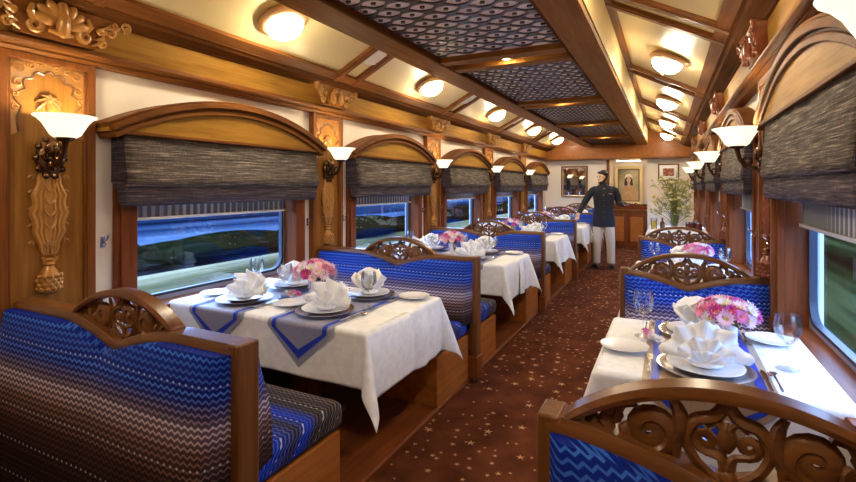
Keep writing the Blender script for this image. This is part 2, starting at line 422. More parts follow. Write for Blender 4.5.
for k in range(-1, NB):
    y = YL(k)
    for s in (-1, 1):
        MB().box(CX - RI, CX + RI, min(y + s * .075, y + s * .185), max(y + s * .075, y + s * .185), RZ + .004, RZ + .07).build('cross_rail', 'raft_x', raft, bevel=.005)
    MB().box(CX - RI + .02, CX + RI - .02, y - .08, y + .08, RZ + .045, RZ + .072).build('recess_strip', 'strip_back', raft, smooth=0)
def lattice():
    t = empty('lattice_panel', (0, 0, 0))
    L = P - .37; mb = MB(); lam = .21; dy = .080; A = .031
    n = int(L / dy); y0 = -L / 2 + (L - (n - 1) * dy) / 2
    hw = RI - .012
    N = 72
    for i in range(n):
        yc = y0 + i * dy; ph = 0 if i % 2 == 0 else pi
        up = []; 
        for j in range(N + 1):
            x = -hw + 2 * hw * j / N
            w = .0105 + .0045 * abs(cos(2 * pi * x / lam))
            yy = yc + A * cos(2 * pi * x / lam + ph) * (1 - .2 * cos(4 * pi * x / lam))
            up.append((x, yy, w))
        vs = []; fs = []
        for x, yy, w in up: vs += [(x, yy - w, 0), (x, yy + w, 0), (x, yy - w, .008), (x, yy + w, .008)]
        for j in range(N):
            a = 4 * j; fs += [(a, a + 1, a + 5, a + 4), (a, a + 4, a + 6, a + 2), (a + 1, a + 3, a + 7, a + 5)]
        mb.add(vs, fs)
    for i in range(n - 1):
        yc = y0 + (i + .5) * dy
        j0 = .25 * 0
        for m in range(-4, 5):
            x = (m if i % 2 else m + .5) * lam * 1.0
            x += 0 if True else 0
            # cell centre: where ribbon i dips away from ribbon i+1
            xc = x + (lam / 2 if i % 2 else -lam / 2 + lam / 2)
            xc = m * lam + (0 if i % 2 else lam / 2)
            if abs(xc) > hw - .02: continue
            pr = [(xc + .015 * cos(a * pi / 4), yc + .012 * sin(a * pi / 4)) for a in range(8)]
            mb.prism(pr, -.001, .009, lambda a, b, d: (a, b, d))
    mb.build('lattice', 'jali', t, smooth=0)
    MB().box(-RI + .01, RI - .01, -L / 2, L / 2, .0085, .016).build('backing', 'jali_back', t, smooth=0)
    return t
for k in range(-1, NB):
    if YL(k) + P > YEND: continue
    o = inst('lattice', lattice, (CX, YL(k) + P / 2, RZ + .035), 0,
         'dark wavy lattice panel in the ceiling raft, %s along the aisle' % (ORD + ['endmost'])[k + 1], 'ceiling panel', 'lattice panels down the ceiling')
def downlight():
    t = empty('downlight', (0, 0, 0))
    MB().lathe([(.026, .006), (.048, 0), (.05, .012), (.026, .03)], 16, cap=False).build('trim_ring', 'ringwood', t)
    MB().lathe([(.001, -.012), (.018, -.008), (.027, .004), (.027, .02), (.001, .02)], 14).build('bulb', 'spot', t); return t
for k in range(1, NB):
    inst('downlight', downlight, (CX + .0, YL(k), RZ + .03), 0, 'small lit brass downlight between the ceiling lattices, %s along the aisle' % ORD[k - 1], 'ceiling light', 'downlights along the lattice ceiling')

# ================================================================== WINDOWS
wn = 0
for sd, X in SIDES:
    xf = lambda p, X=X: (X(p[0]), p[1], p[2])
    for k in range(0, NB):
        wn += 1; c = YW + P * k; ow = .765 if sd == 'left' else .86
        mb = MB()
        for a, b in ((c - ow, c - .655), (c + .655, c + ow)):
            mb.box(WL, WL + .022, a, b, .62, 1.80)
        for a, b in ((c - .735, c - .645), (c + .645, c + .735)):
            mb.box(WL - .10, WL + .034, a, b, .66, 1.76) if False else mb.box(WL, WL + .034, a, b, .66, 1.76)
        mb.box(WL, WL + .022, c - ow, c + ow, 1.70, 1.80)
        fr = struct(mb.build('window_%d' % wn, 'mahog_z', bevel=.004, xf=xf))
        # reveal lining
        mb = MB()
        mb.box(WL - .13, WL, c - .667, c - .651, .715, 1.76); mb.box(WL - .13, WL, c + .651, c + .667, .715, 1.76)
        mb.build('reveal', 'mahog_z', fr, smooth=0, xf=xf)
        mb = MB(); mb.box(WL - .14, WL + .05, c - ow, c + ow, .70, .728)
        mb.build('window_sill', 'mahog_y', fr, bevel=.006, xf=xf)
        # rounded aluminium frame and rubber gasket
        def rr(h, z0, z1, r):
            pts = []
            for cx, cz, a0 in ((h - r, z1 - r, 0), (-h + r, z1 - r, 90), (-h + r, z0 + r, 180), (h - r, z0 + r, 270)):
                for i in range(6):
                    a = radians(a0 + 18 * i); pts.append((cx + r * cos(a), cz + r * sin(a)))
            return pts
        def ring(po, pi_, x0, x1):
            n = len(po); m = MB(); vs = []
            for x in (x0, x1):
                vs += [(x, c + a, b) for a, b in po] + [(x, c + a, b) for a, b in pi_]
            fs = []
            for i in range(n):
                j = (i + 1) % n
                fs += [(i, j, n + j, n + i), (2 * n + i, 2 * n + j, 3 * n + j, 3 * n + i), (n + i, n + j, 3 * n + j, 3 * n + i), (i, j, 2 * n + j, 2 * n + i)]
            m.add(vs, fs); return m
        ring(rr(.657, .722, 1.758, .02), rr(.628, .762, 1.72, .09), WL - .135, WL - .10).build('window_frame', 'alu', fr, xf=xf)
        ring(rr(.634, .756, 1.727, .095), rr(.616, .772, 1.705, .10), WL - .125, WL - .092).build('gasket', 'rubber', fr, xf=xf)
        MB().prism(rr(.625, .764, 1.715, .09), WL - .118, WL - .112, lambda a, b, d: (d, c + a, b)).build('window_pane', 'pane', fr, smooth=0, xf=xf)

# ================================================================== PILASTERS, CAPITALS, SCONCES
def scale_side(sg):   # local frame: s = distance from the wall, y along, z up
    return lambda p: (sg * p[0], p[1], p[2])
def scallop(w, z0, z1, n=7):
    # multifoil arch outline from (w,z0) over the apex to (-w,z0)
    pts = []
    cen = []
    for i in range(n):
        a = pi * (i + .5) / n
        cen.append((w * cos(a) * 1.0, z0 + (z1 - z0) * sin(a) ** .8))
    ends = [(w, z0)] + [((cen[i][0] + cen[i + 1][0]) / 2, (cen[i][1] + cen[i + 1][1]) / 2) for i in range(n - 1)] + [(-w, z0)]
    cx, cz = 0, z0 + (z1 - z0) * .25
    for i in range(n):
        a, b = Vector(ends[i]), Vector(ends[i + 1]); m = (a + b) / 2; d = m - Vector((cx, cz)); d.normalize(); L = (b - a).length
        for s in range(6):
            f = s / 6; p = a.lerp(b, f) + d * (L * .42 * sin(pi * f)); pts.append((p.x, p.y))
    pts.append(ends[-1]); return pts
def pilaster(sg):
    def make():
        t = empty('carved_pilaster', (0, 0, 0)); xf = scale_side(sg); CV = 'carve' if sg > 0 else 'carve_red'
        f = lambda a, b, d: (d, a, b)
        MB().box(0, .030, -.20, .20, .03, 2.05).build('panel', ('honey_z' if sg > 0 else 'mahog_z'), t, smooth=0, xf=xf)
        for s in (-1, 1):
            mb = MB(); mb.box(0, .052, min(s * .165, s * .205), max(s * .165, s * .205), .03, 2.05); mb.box(.03, .044, min(s * .152, s * .166), max(s * .152, s * .166), .06, 2.02)
            mb.build('stile', 'teak_z', t, bevel=.004, xf=xf)
        MB().box(.0, .052, -.17, .17, 2.012, 2.05).build('top_rail', 'teak_z', t, bevel=.004, xf=xf)
        arch = scallop(.112, 1.80, 1.965)
        poly = [(-.152, 1.66), (-.152, 2.012), (.152, 2.012), (.152, 1.66), (.122, 1.68), (.128, 1.74)] + arch + [(-.128, 1.74), (-.122, 1.68)]
        MB().prism(poly, .03, .038, f).build('arch_spandrel', CV, t, smooth=0, xf=xf)
        mb = MB(); mb.tube([(.04, a, b) for a, b in [(.122, 1.68), (.128, 1.74)] + arch + [(-.128, 1.74), (-.122, 1.68)]], .0055, 5); mb.build('arch_bead', 'carve_dark', t, xf=xf)
        mb = MB()
        for s in (-1, 1):
            for (cy, cz, r, a0, q) in ((.118, 1.975, .028, 0, 1), (.125, 1.905, .022, 2, -1), (.075, 1.992, .016, 1, -1), (.138, 1.85, .015, 1, 1), (.14, 1.79, .014, 3, -1), (.03, 2.0, .012, 2, 1)):
                pts = spiral(cy, cz, r, 1.3, a0, q)
                MB().tube([(.042, s * a, b) for a, b in pts], taper(len(pts), .0055, .0035), 5).build('scroll_relief', CV, t, xf=xf)
        # palm tree relief
        mb = MB(); mb.tube([(.034, 0, 1.70), (.038, .004, 1.76), (.038, 0, 1.83)], [.014, .010, .012], 6)
        for i in range(7):
            a = radians(-25 + 230 * i / 6); q = [(.036 + .01 * sin(pi * s / 5), .058 * s / 5 * cos(a), 1.84 + .062 * s / 5 * sin(a) - .03 * (s / 5) ** 2) for s in range(6)]
            mb.tube(q, [.005, .009, .011, .010, .007, .002], 6, .6)
        mb.blob((.042, 0, 1.838), (.012, .014, .014), 8, 5)
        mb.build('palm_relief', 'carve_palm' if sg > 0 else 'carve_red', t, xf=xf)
        # long flame-shaped pendant and its seed tassel
        mb = MB()
        def flame(w): return [(.040, w * .064 * sin(pi * (.12 + .80 * s / 14)) ** .8 * (1 + .12 * sin(s * 2.0)), 1.50 - .40 * s / 14) for s in range(15)]
        for w, r in ((1, .0115), (-1, .0115), (.66, .009), (-.66, .009), (.33, .008), (-.33, .008)):
            mb.tube([(p[0] + .004 * (1 - abs(w)), p[1], p[2]) for p in flame(w)], [r * (.6 + .6 * sin(pi * s / 14)) for s in range(15)], 6)
        for s in (-1, 1):
            for zz in (1.47, 1.40, 1.32, 1.24, 1.16):
                pts = spiral(s * .068, zz, .013, .8, 0 if s > 0 else pi, s, 8); mb.tube([(.038, a, b) for a, b in pts], taper(9, .006, .003), 5)
        for i, zz in enumerate((1.42, 1.36, 1.30, 1.24)):
            for s in (-1, 1): mb.tube([(.046, s * .028, zz + .03), (.05, s * .018, zz), (.046, 0, zz - .02)], [.003, .007, .004], 5)
        for i in range(7):
            a = radians(30 + 20 * i); mb.tube([(.044, .014 * cos(a), 1.135 + .014 * sin(a)), (.05, .03 * cos(a), 1.135 + .03 * sin(a))], [.007, .005], 5)
        mb.blob((.038, 0, 1.30), (.008, .048, .185), 10, 8)
        pts = spiral(0, 1.09, .03, .5, pi, 1, 8, 1); mb.tube([(.044, a, b) for a, b in pts], .008, 5)
        mb.build('pendant_relief', CV, t, xf=xf)
        mb = MB(); mb.lathe([(.010, 1.085), (.022, 1.078), (.016, 1.066), (.026, 1.056), (.018, 1.046), (.034, 1.02), (.048, .98), (.052, .95), (.044, .925), (.02, .912)], 14, (.036, 0, 0))
        for r in range(4):
            for i in range(7):
                a = pi * (i + .5 * (r % 2)) / 6 - pi / 2; mb.blob((.036 + .047 * cos(a), .047 * sin(a), .94 + .02 * r), .011, 6, 4)
        mb.build('seed_tassel', CV, t, xf=xf)
        return t
    return make
def capital(sg, kind):
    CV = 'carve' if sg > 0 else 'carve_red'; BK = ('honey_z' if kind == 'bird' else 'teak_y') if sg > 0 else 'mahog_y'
    def make():
        t = empty('carved_capital', (0, 0, 0)); xf = scale_side(sg)
        f = lambda a, b, d: (d, a, b)
        out = [(-.17, 2.12), (.17, 2.12), (.185, 2.16), (.22, 2.20), (.25, 2.235), (.30, 2.262), (.30, 2.287), (-.30, 2.287), (-.30, 2.262), (-.25, 2.235), (-.22, 2.20), (-.185, 2.16)]
        MB().prism(out, .05, .105, lambda a, b, d: (d + (b - 2.12) * .21, a, b)).build('block', BK, t, bevel=.004, xf=xf)
        for s in (-1, 1):
            mb = MB(); so = .035 if kind == 'lotus' else 0
            for (cy, cz, r, a0, q) in ((.265, 2.262, .026, -1.5, 1), (.20, 2.215, .024, 2.2, -1), (.165, 2.16, .024, 2.5, 1), (.215, 2.255, .018, 0, -1), (.145, 2.21, .014, 0, 1)):
                pts = spiral(cy, cz, r, 1.3, a0, q)
                mb.tube([(.112 + (b - 2.12) * .21, s * (a + so), b) for a, b in pts], taper(len(pts), .010, .005), 6)
            for i in range(4):
                y0 = .15 + .012 * i; z0 = 2.135 + .03 * i
                mb.tube([(.11 + (z0 - 2.12) * .21, s * y0, z0), (.122 + (z0 - 2.12) * .21, s * (y0 + .03), z0 + .012), (.112 + (z0 - 2.12) * .21, s * (y0 + .045), z0 + .035)], [.005, .011, .003], 6)
            mb.build('volute', CV, t, xf=xf)
        if kind == 'bird':
            for s in (-1, 1):
                R = Matrix.Rotation(radians(s * -14), 3, 'X')
                mb = MB(); mb.blob((.135, s * .05, 2.185), (.022, .028, .055), 10, 8, R); mb.blob((.145, s * .038, 2.245), (.019, .02, .021), 8, 6)
                mb.tube([(.155, s * .022, 2.245), (.158, s * .010, 2.240), (.155, s * .006, 2.230)], [.008, .006, .002], 6)
                mb.tube([(.135, s * .072, 2.205), (.142, s * .078, 2.17), (.125, s * .082, 2.135)], [.010, .014, .004], 6, .6)
                mb.build('bird', CV, t, xf=xf)
            mb = MB()
            for s in (-1, 1): MB().box(.10, .118, min(s * .098, s * .112), max(s * .098, s * .112), 2.125, 2.27).build('border', 'teak_y', t, bevel=.003, xf=xf)
        else:
            fz = lambda z: .112 + (z - 2.12) * .21
            for i in range(7):
                a = radians(8 + 164 * i / 6); R = Matrix.Rotation(a - pi / 2, 3, 'X'); r_ = .056
                MB().blob((fz(2.2) + .028 - .012 * abs(cos(a)), .068 * cos(a), 2.192 + r_ * sin(a)), (.022, .027, .054), 10, 8, R).build('lotus_petal', CV, t, xf=xf)
            mb = MB(); mb.blob((fz(2.2) + .034, 0, 2.185), (.034, .030, .064), 10, 8); mb.tube([(fz(2.16) + .02, -.05, 2.15), (fz(2.15) + .05, 0, 2.14), (fz(2.16) + .02, .05, 2.15)], [.008, .018, .008], 8); mb.build('lotus_heart', CV, t, xf=xf)
            for s in (-1, 1):
                pts = spiral(s * .105, 2.162, .034, 1.4, 1.5, s); MB().tube([(.136, a, b) for a, b in pts], taper(len(pts), .016, .009), 7).build('scroll', CV, t, xf=xf)
                MB().tube([(.135, s * .11, 2.185), (.15, s * .125, 2.215), (.145, s * .115, 2.245), (.13, s * .095, 2.25)], [.014, .016, .013, .007], 8).build('scroll', CV, t, xf=xf)
                MB().box(.085, .125, min(s * .168, s * .18), max(s * .168, s * .18), 2.122, 2.275).build('border', 'teak_y', t, bevel=.003, xf=xf)
            MB().box(.10, .135, -.18, .18, 2.262, 2.275).build('border', 'teak_y', t, bevel=.003, xf=xf)
        return t
    return make
def sconce(sg):
    def make():
        t = empty('wall_sconce', (0, 0, 0)); xf = scale_side(sg)
        mb = MB(); mb.blob((.046, 0, 1.565), (.022, .062, .095), 14, 10)
        for i in range(10):
            a = 2 * pi * i / 10; mb.blob((.052, .060 * cos(a), 1.565 + .09 * sin(a)), (.012, .016, .018), 6, 5)
        mb.build('backplate', 'bronze', t, xf=xf)
        mb = MB(); mb.blob((.075, 0, 1.605), (.026, .034, .045), 10, 8); mb.blob((.072, 0, 1.53), (.018, .024, .03), 8, 6)
        for s in (-1, 1):
            pts = spiral(s * .03, 1.575, .024, 1.2, 0, s, 12); mb.tube([(.075, a, b) for a, b in pts], taper(13, .009, .005), 6)
        mb.build('boss', 'bronze', t, xf=xf)
        mb = MB(); pts = [(.07, 0, 1.545), (.12, 0, 1.53), (.17, 0, 1.545), (.205, 0, 1.585), (.22, 0, 1.63), (.222, 0, 1.648)]
        mb.tube([(a - (.042 if a > .1 else 0) * (a - .07) / .15, b0, c0) for a, b0, c0 in pts], [.013, .014, .013, .012, .013, .018], 8)
        q = spiral(.135, 1.575, .03, 1.2, -1.5, -1, 12); mb.tube([(a, 0, b) for a, b in q], taper(13, .008, .004), 6)
        mb.build('arm', 'bronze', t, xf=xf)
        MB().lathe([(.012, 1.635), (.03, 1.642), (.042, 1.66), (.05, 1.672), (.046, 1.676), (.01, 1.66)], 16, (.18, 0, 0)).build('cup', 'bronze', t, xf=xf)
        MB().lathe([(.01, 1.655), (.045, 1.656), (.060, 1.668), (.074, 1.693), (.090, 1.722), (.108, 1.742), (.124, 1.752), (.125, 1.757), (.104, 1.750), (.082, 1.725), (.05, 1.675), (.01, 1.668)], 24, (.18, 0, 0)).build('glass_bowl', 'bowl', t, xf=xf)
        MB().blob((.18, 0, 1.712), (.026, .026, .030), 10, 7).build('bulb', 'bulb', t, xf=xf)
        return t
    return make
for sd, X in SIDES:
    sg = 1 if sd == 'left' else -1
    for k in range(NB):
        y = YP + P * k - (.02 if sd == 'left' else .18); g = ORD[k]
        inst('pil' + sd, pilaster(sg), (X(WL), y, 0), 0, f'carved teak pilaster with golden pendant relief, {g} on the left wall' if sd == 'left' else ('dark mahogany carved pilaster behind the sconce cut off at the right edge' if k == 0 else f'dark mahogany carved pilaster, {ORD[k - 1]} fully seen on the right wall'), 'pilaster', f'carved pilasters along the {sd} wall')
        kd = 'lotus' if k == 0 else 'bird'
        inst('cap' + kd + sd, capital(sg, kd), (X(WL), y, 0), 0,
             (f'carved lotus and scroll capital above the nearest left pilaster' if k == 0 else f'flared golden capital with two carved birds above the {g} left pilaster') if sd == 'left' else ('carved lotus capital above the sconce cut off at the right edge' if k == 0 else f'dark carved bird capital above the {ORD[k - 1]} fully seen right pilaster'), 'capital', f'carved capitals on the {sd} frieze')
        inst('sco' + sd, sconce(sg), (X(WL), y - (.05 if sd == 'right' and k == 0 else 0), 0), 0, f'lit glass bowl sconce on dark bronze arm, {g} on the {sd} wall' if sd == 'left' or k else 'large lit sconce bowl cut off by the top right corner', 'wall lamp', f'sconces along the {sd} wall')

# ================================================================== PELMETS, SHADES, BLINDS, HOOKS
CH, SAG, PZ = .86, .215, 1.735
PR = (CH * CH + SAG * SAG) / (2 * SAG)
def arc(off, n=28, ext=0):
    r = PR + off; zc = PZ + SAG - PR; a = math.asin(min(1, (CH + ext) / PR)); return [(r * sin(-a + 2 * a * i / n), zc + r * cos(-a + 2 * a * i / n)) for i in range(n + 1)]
def pelmet(sg):
    def make():
        t = empty('arched_pelmet', (0, 0, 0)); xf = scale_side(sg) if sg > 0 else (lambda p: (-.6 * p[0], p[1], p[2]))
        A = arc(0); f = lambda a, b, d: (d, a, b)
        MB().prism(A + [(CH, PZ - .02), (-CH, PZ - .02)], 0, .135, f).build('tympanum', 'honey_y', t, smooth=0, xf=xf)
        mb = MB()
        for o0, o1, s0, s1 in ((-.062, -.034, .0, .158), (-.034, -.020, 0, .150), (-.020, .012, 0, .178), (.012, .026, 0, .168)):
            a, b = arc(o0), arc(o1); rings = [[(s0, p[0], p[1]), (s1, p[0], p[1]), (s1, q[0], q[1]), (s0, q[0], q[1])] for p, q in zip(a, b)]
            mb.loft(rings)
        mb.build('arch_moulding', 'teak_y', t, bevel=.004, xf=xf)
        MB().box(0, .150, -CH + .02, CH - .02, PZ - .032, PZ - .012).build('bottom_bead', 'teak_y', t, bevel=.004, xf=xf)
        return t
    return make
def rshade(sg):
    def make():
        t = empty('roman_shade', (0, 0, 0)); xf = scale_side(sg) if sg > 0 else (lambda p: (-.6 * p[0], .90 * p[1], p[2]))
        prof = [(.112, 1.722), (.124, 1.66), (.130, 1.60), (.140, 1.54), (.152, 1.49), (.158, 1.455), (.150, 1.432), (.128, 1.424)]
        def wav(y): return .004 * sin(y * 9) + .003 * sin(y * 23 + 1)
        def band(pr, nm, mat, hw):
            mb = MB(); n = len(pr) - 1
            mb.grid(lambda u, v: (lambda i, fr: (pr[i][0] * (1 - fr) + pr[i + 1][0] * fr + wav((u - .5) * 1.56), (u - .5) * 2 * hw, pr[i][1] * (1 - fr) + pr[i + 1][1] * fr))(min(int(v * n), n - 1), v * n - min(int(v * n), n - 1)), 24, n)
            return mb.build(nm, mat, t, smooth=60, solid=.006, xf=xf)
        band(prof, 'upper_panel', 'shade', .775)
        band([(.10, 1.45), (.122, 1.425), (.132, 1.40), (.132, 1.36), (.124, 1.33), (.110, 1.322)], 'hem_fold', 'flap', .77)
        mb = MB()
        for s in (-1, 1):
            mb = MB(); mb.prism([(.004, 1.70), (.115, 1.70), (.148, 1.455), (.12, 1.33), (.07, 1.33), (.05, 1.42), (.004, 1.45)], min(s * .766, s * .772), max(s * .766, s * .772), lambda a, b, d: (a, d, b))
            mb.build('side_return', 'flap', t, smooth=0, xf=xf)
        return t
    return make
def pleated(sg):
    def make():
        t = empty('pleated_blind', (0, 0, 0)); xf = scale_side(sg)
        mb = MB(); N = 48; vs = []; fs = []
        for i in range(N + 1):
            y = -.605 + 1.21 * i / N; s = .006 if i % 2 else -.006; vs += [(s - .065, y, 1.245), (s - .065, y, 1.60)]
        fs = [(2 * i, 2 * i + 2, 2 * i + 3, 2 * i + 1) for i in range(N)]
        mb.add(vs, fs); mb.build('pleats', 'pleat', t, smooth=0, solid=.002, xf=xf)
        MB().box(-.08, -.05, -.612, .612, 1.228, 1.246).build('bottom_bar', 'porcelain', t, bevel=.003, xf=xf)
        return t
    return make
def hook(sg):
    def make():
        t = empty('coat_hook', (0, 0, 0)); xf = scale_side(sg)
        MB().box(0, .005, -.012, .012, -.03, .03).build('plate', 'chrome', t, bevel=.002, xf=xf)
        mb = MB(); mb.tube([(.004, 0, .012), (.03, 0, .01), (.045, 0, .022), (.048, 0, .04)], [.005, .005, .005, .007], 6); mb.tube([(.004, 0, -.008), (.022, 0, -.018), (.03, 0, -.008)], .0045, 6)
        mb.build('prong', 'chrome', t, xf=xf); return t
    return make
for sd, X in SIDES:
    sg = 1 if sd == 'left' else -1
    for k in range(NB):
        y = YW + P * k; g = ORD[k]; loc = (X(WL), y, 0)
        inst('pel' + sd, pelmet(sg), (loc[0], y, 0 if sd == 'left' else .05), 0, f'arched honey wood pelmet over the {g} {sd} window', 'pelmet', f'arched pelmets along the {sd} wall')
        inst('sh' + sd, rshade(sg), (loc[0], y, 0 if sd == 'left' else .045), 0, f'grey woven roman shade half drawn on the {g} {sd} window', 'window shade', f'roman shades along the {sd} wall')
        inst('pl' + sd, pleated(sg), loc, 0, f'white ribbed pleated blind peeping below the shade of the {g} {sd} window', 'blind', f'pleated blinds along the {sd} wall')
    for k in range(3):
        for e, nm in ((-1, 'near'), (1, 'far')):
            off = .815 if sd == 'left' else .80
            inst('hook' + sd, hook(sg), (X(WL + (0 if sd == 'left' else .022)), YW + P * k + e * off, 1.13), 0, f'small chrome coat hook at the {nm} side of the {ORD[k]} {sd} window', 'hook', f'coat hooks along the {sd} wall')

# ================================================================== DOME LIGHTS, SPEAKERS
def dome():
    t = empty('dome_light', (0, 0, 0))
    MB().lathe([(.09, .06), (.125, .03), (.150, .006), (.160, -.004), (.161, -.014), (.150, -.022), (.134, -.034), (.118, -.036), (.10, -.02)], 28).build('ring', 'ringwood', t)
    MB().lathe([(.118, -.028), (.117, -.045), (.107, -.072), (.086, -.096), (.055, -.112), (.02, -.119), (.001, -.120)], 22, cap=False).build('glass_dome', 'dome', t)
    MB().lathe([(.001, -.118), (.013, -.119), (.011, -.127), (.006, -.131), (.009, -.140), (.001, -.148)], 10).build('finial', 'ringwood', t)
    return t
def speaker():
    t = empty('ceiling_speaker', (0, 0, 0))
    MB().lathe([(.001, -.012), (.06, -.014), (.09, -.012), (.105, -.006), (.108, 0), (.001, 0)], 24).build('grille', 'speaker', t)
    MB().lathe([(.098, -.011), (.104, -.014), (.110, -.008), (.110, 0), (.10, 0)], 24, cap=False).build('rim', 'porcelain', t)
    return t
for sd, X in SIDES:
    sg = 1 if sd == 'left' else -1
    for k in range(-1, NB):
        x, z = slope_pt(.43, .02)
        o = inst('dome', dome, (X(x), YW + P * k - .02, z), 0, f'glowing glass dome light on the {sd} ceiling slope, level with the {ORD[k]} left table' if k >= 0 else f'glowing glass dome light on the {sd} ceiling slope, above the near benches', 'ceiling light', f'dome lights on the {sd} ceiling slope')
        o.rotation_euler = (0, -sg * SL * .8, 0)
    for k in ((1, 2, 3) if sd == 'left' else (2, 3)):
        x, z = slope_pt(.45 if sd == 'left' else .5, .002)
        o = inst('spk', speaker, (X(x), YP + P * k - .02, z), 0, f'round white ceiling speaker between battens, {ORD[k - (1 if sg > 0 else 2)]} on the {sd} ceiling slope', 'speaker', f'speakers on the {sd} ceiling slope')
        o.rotation_euler = (0, -sg * SL, 0)
# ================================================================== BENCHES
PLAT = .035
struct(MB().prism([(-2.70, 0), (-1.285, 0), (-1.285, .025), (-1.295, PLAT), (-2.70, PLAT)], YBACK, 11.95, sw).build('trim_6', 'mahog_y', smooth=0))
def zrail(x): return .900 - (.080 * (1 - abs(x) / .36) ** 1.7 if abs(x) < .36 else 0)
def bench(w, sg, cx, z0, seats=(-1, 1)):
    def make():
        t = empty('banquette_bench', (0, 0, 0)); xf = lambda p: (sg * p[0], p[1], p[2])
        x0, x1 = -w / 2, w / 2
        # upholstered backs
        for s in (-1, 1):
            has = s in seats; zb = (.44 if has else .06); nu, nv = 46, 14
            def fn(u, v):
                i = round(u * (nu + 2)); j = round(v * (nv + 2))
                a = min(max(i - 1, 0), nu) / nu; b = min(max(j - 1, 0), nv) / nv
                x = x0 + .015 + (w - .075) * a; zt = zrail(x - cx) - .018; z = zb + (zt - zb) * b
                edge = (1 - abs(2 * a - 1) ** 14) * (1 - abs(2 * b - 1) ** 10)
                y = .086 + .022 * edge + .082 * (1 - b) ** .8 + .016 * sin(pi * min(1, b * 1.3))
                if i in (0, nu + 2): y = .047; x = x0 + .012 if i == 0 else x1 - .030
                if j in (0, nv + 2): y = .001
                return (x, s * y, z)
            MB().grid(fn, nu + 2, nv + 2).build('backrest', 'zig', t, smooth=50, xf=xf)
        # top rail following the dip
        n = 64; rings = []
        for i in range(n + 1):
            x = x0 + (w - .02) * i / n; z = zrail(x - cx)
            rings.append([(x, -.045, z - .026), (x, -.048, z - .004), (x, -.036, z + .014), (x, .036, z + .014), (x, .048, z - .004), (x, .045, z - .026)])
        MB().loft(rings).build('top_rail', 'walnut_x', t, smooth=50, xf=xf)
        mb = MB(); mb.box(x1 - .052, x1, -.046, .046, z0, .915)
        mb.build('post', 'walnut_z', t, bevel=.006, xf=xf)
        MB().box(x1 - .062, x1 + .012, -.058, .058, z0 if z0 else 0, z0 + .16).build('post_plinth', 'mahog_z', t, bevel=.005, xf=xf)
        MB().box(x0, x0 + .03, -.046, .046, z0, .91).build('post', 'walnut_z', t, bevel=.005, xf=xf)
        # crest: arched rail with open scrollwork
        cr = empty_part('crest', t)
        hw = .315
        def ztop(x): return .908 + .114 * max(0, 1 - (x / hw) ** 2) ** .9
        rings = []
        for i in range(33):
            x = -hw + 2 * hw * i / 32; z = ztop(x)
            rings.append([(cx + x, -.030, z - .020), (cx + x, -.034, z - .008), (cx + x, -.026, z + .006), (cx + x, .026, z + .006), (cx + x, .034, z - .008), (cx + x, .030, z - .020)])
        MB().loft(rings).build('arch_rail', 'walnut_x', cr, smooth=50, xf=xf)
        mb = MB()
        def sc(u, z, r, turns, a0, q, r0=.011, r1=.007, d=0):
            pts = spiral(u, z, r, turns, a0, q, 18); mb.tube([(cx + a, d, b) for a, b in pts], taper(len(pts), r0, r1), 6, 1.5)
        Z0 = -.022
        def vine(pts, rr, s, flat=1.5, dy=0): mb.tube([(cx + s * a, dy, b + Z0) for a, b in pts], rr, 6, flat)
        def curve(P0, n=14):
            out = []
            for i in range(len(P0) - 1):
                p0, p1, p2, p3 = [Vector(P0[max(0, min(len(P0) - 1, i + q))]) for q in (-1, 0, 1, 2)]
                for k in range(n // (len(P0) - 1) + 2):
                    u = k / (n // (len(P0) - 1) + 2); v = .5 * ((2 * p1) + (p2 - p0) * u + (2 * p0 - 5 * p1 + 4 * p2 - p3) * u * u + (3 * p1 - p0 - 3 * p2 + p3) * u ** 3); out.append((v.x, v.y))
            out.append(tuple(P0[-1])); return out
        for s in (-1, 1):
            h = curve([(0, .850), (.030, .866), (.060, .895), (.073, .935), (.055, .972), (.022, .985), (0, 1.015)], 20); vine(h, [.010] * len(h), s, 1.4)
            q = curve([(.004, .880), (.010, .905), (.030, .912)]) + spiral(.036, .934, .022, 1.3, -pi / 2, 1, 14); vine(q, taper(len(q), .009, .006), s)
            q = curve([(.0, .955), (.018, .975), (.036, .962)]); vine(q, taper(len(q), .009, .004), s)
            tail = curve([(.300, .922), (.262, .906), (.220, .890), (.175, .884), (.145, .884)]); q = tail + spiral(.140, .932, .047, 1.75, -pi / 2, -1, 26); vine(q, [.006 + .008 * min(1, 2.2 * i / len(q)) - .006 * max(0, i / len(q) - .6) for i in range(len(q))], s, 1.4)
            q = curve([(.090, .880), (.092, .91), (.082, .945), (.085, .98), (.098, 1.005)]); vine(q, [.005 + .008 * sin(pi * i / len(q)) for i in range(len(q))], s)
            q = curve([(.165, .984), (.195, .975), (.205, .955)]) + spiral(.218, .949, .016, 1.1, pi, 1, 10); vine(q, taper(len(q), .010, .006), s)
            for (a0, b0, a1, b1) in ((.190, .896, .196, .935), (.222, .903, .243, .944), (.250, .909, .272, .936), (.108, .868, .085, .858), (.145, .872, .160, .862), (.235, .965, .262, .950)):
                q = curve([(a0, b0), ((a0 + a1) / 2 - .006, (b0 + b1) / 2 + .006), (a1, b1)], 6); vine(q, [.003 + .009 * sin(pi * (.12 + .8 * i / len(q))) for i in range(len(q))], s)
        q = curve([(0, .915), (0, .94), (0, .978)], 6); vine(q, [.004 + .011 * sin(pi * i / (len(q) - 1)) for i in range(len(q))], 1)
        mb.blob((cx, 0, .868 + Z0), (.020, .018, .018), 8, 6)
        mb.build('scrollwork', 'walnut_x', cr, smooth=60, xf=xf)
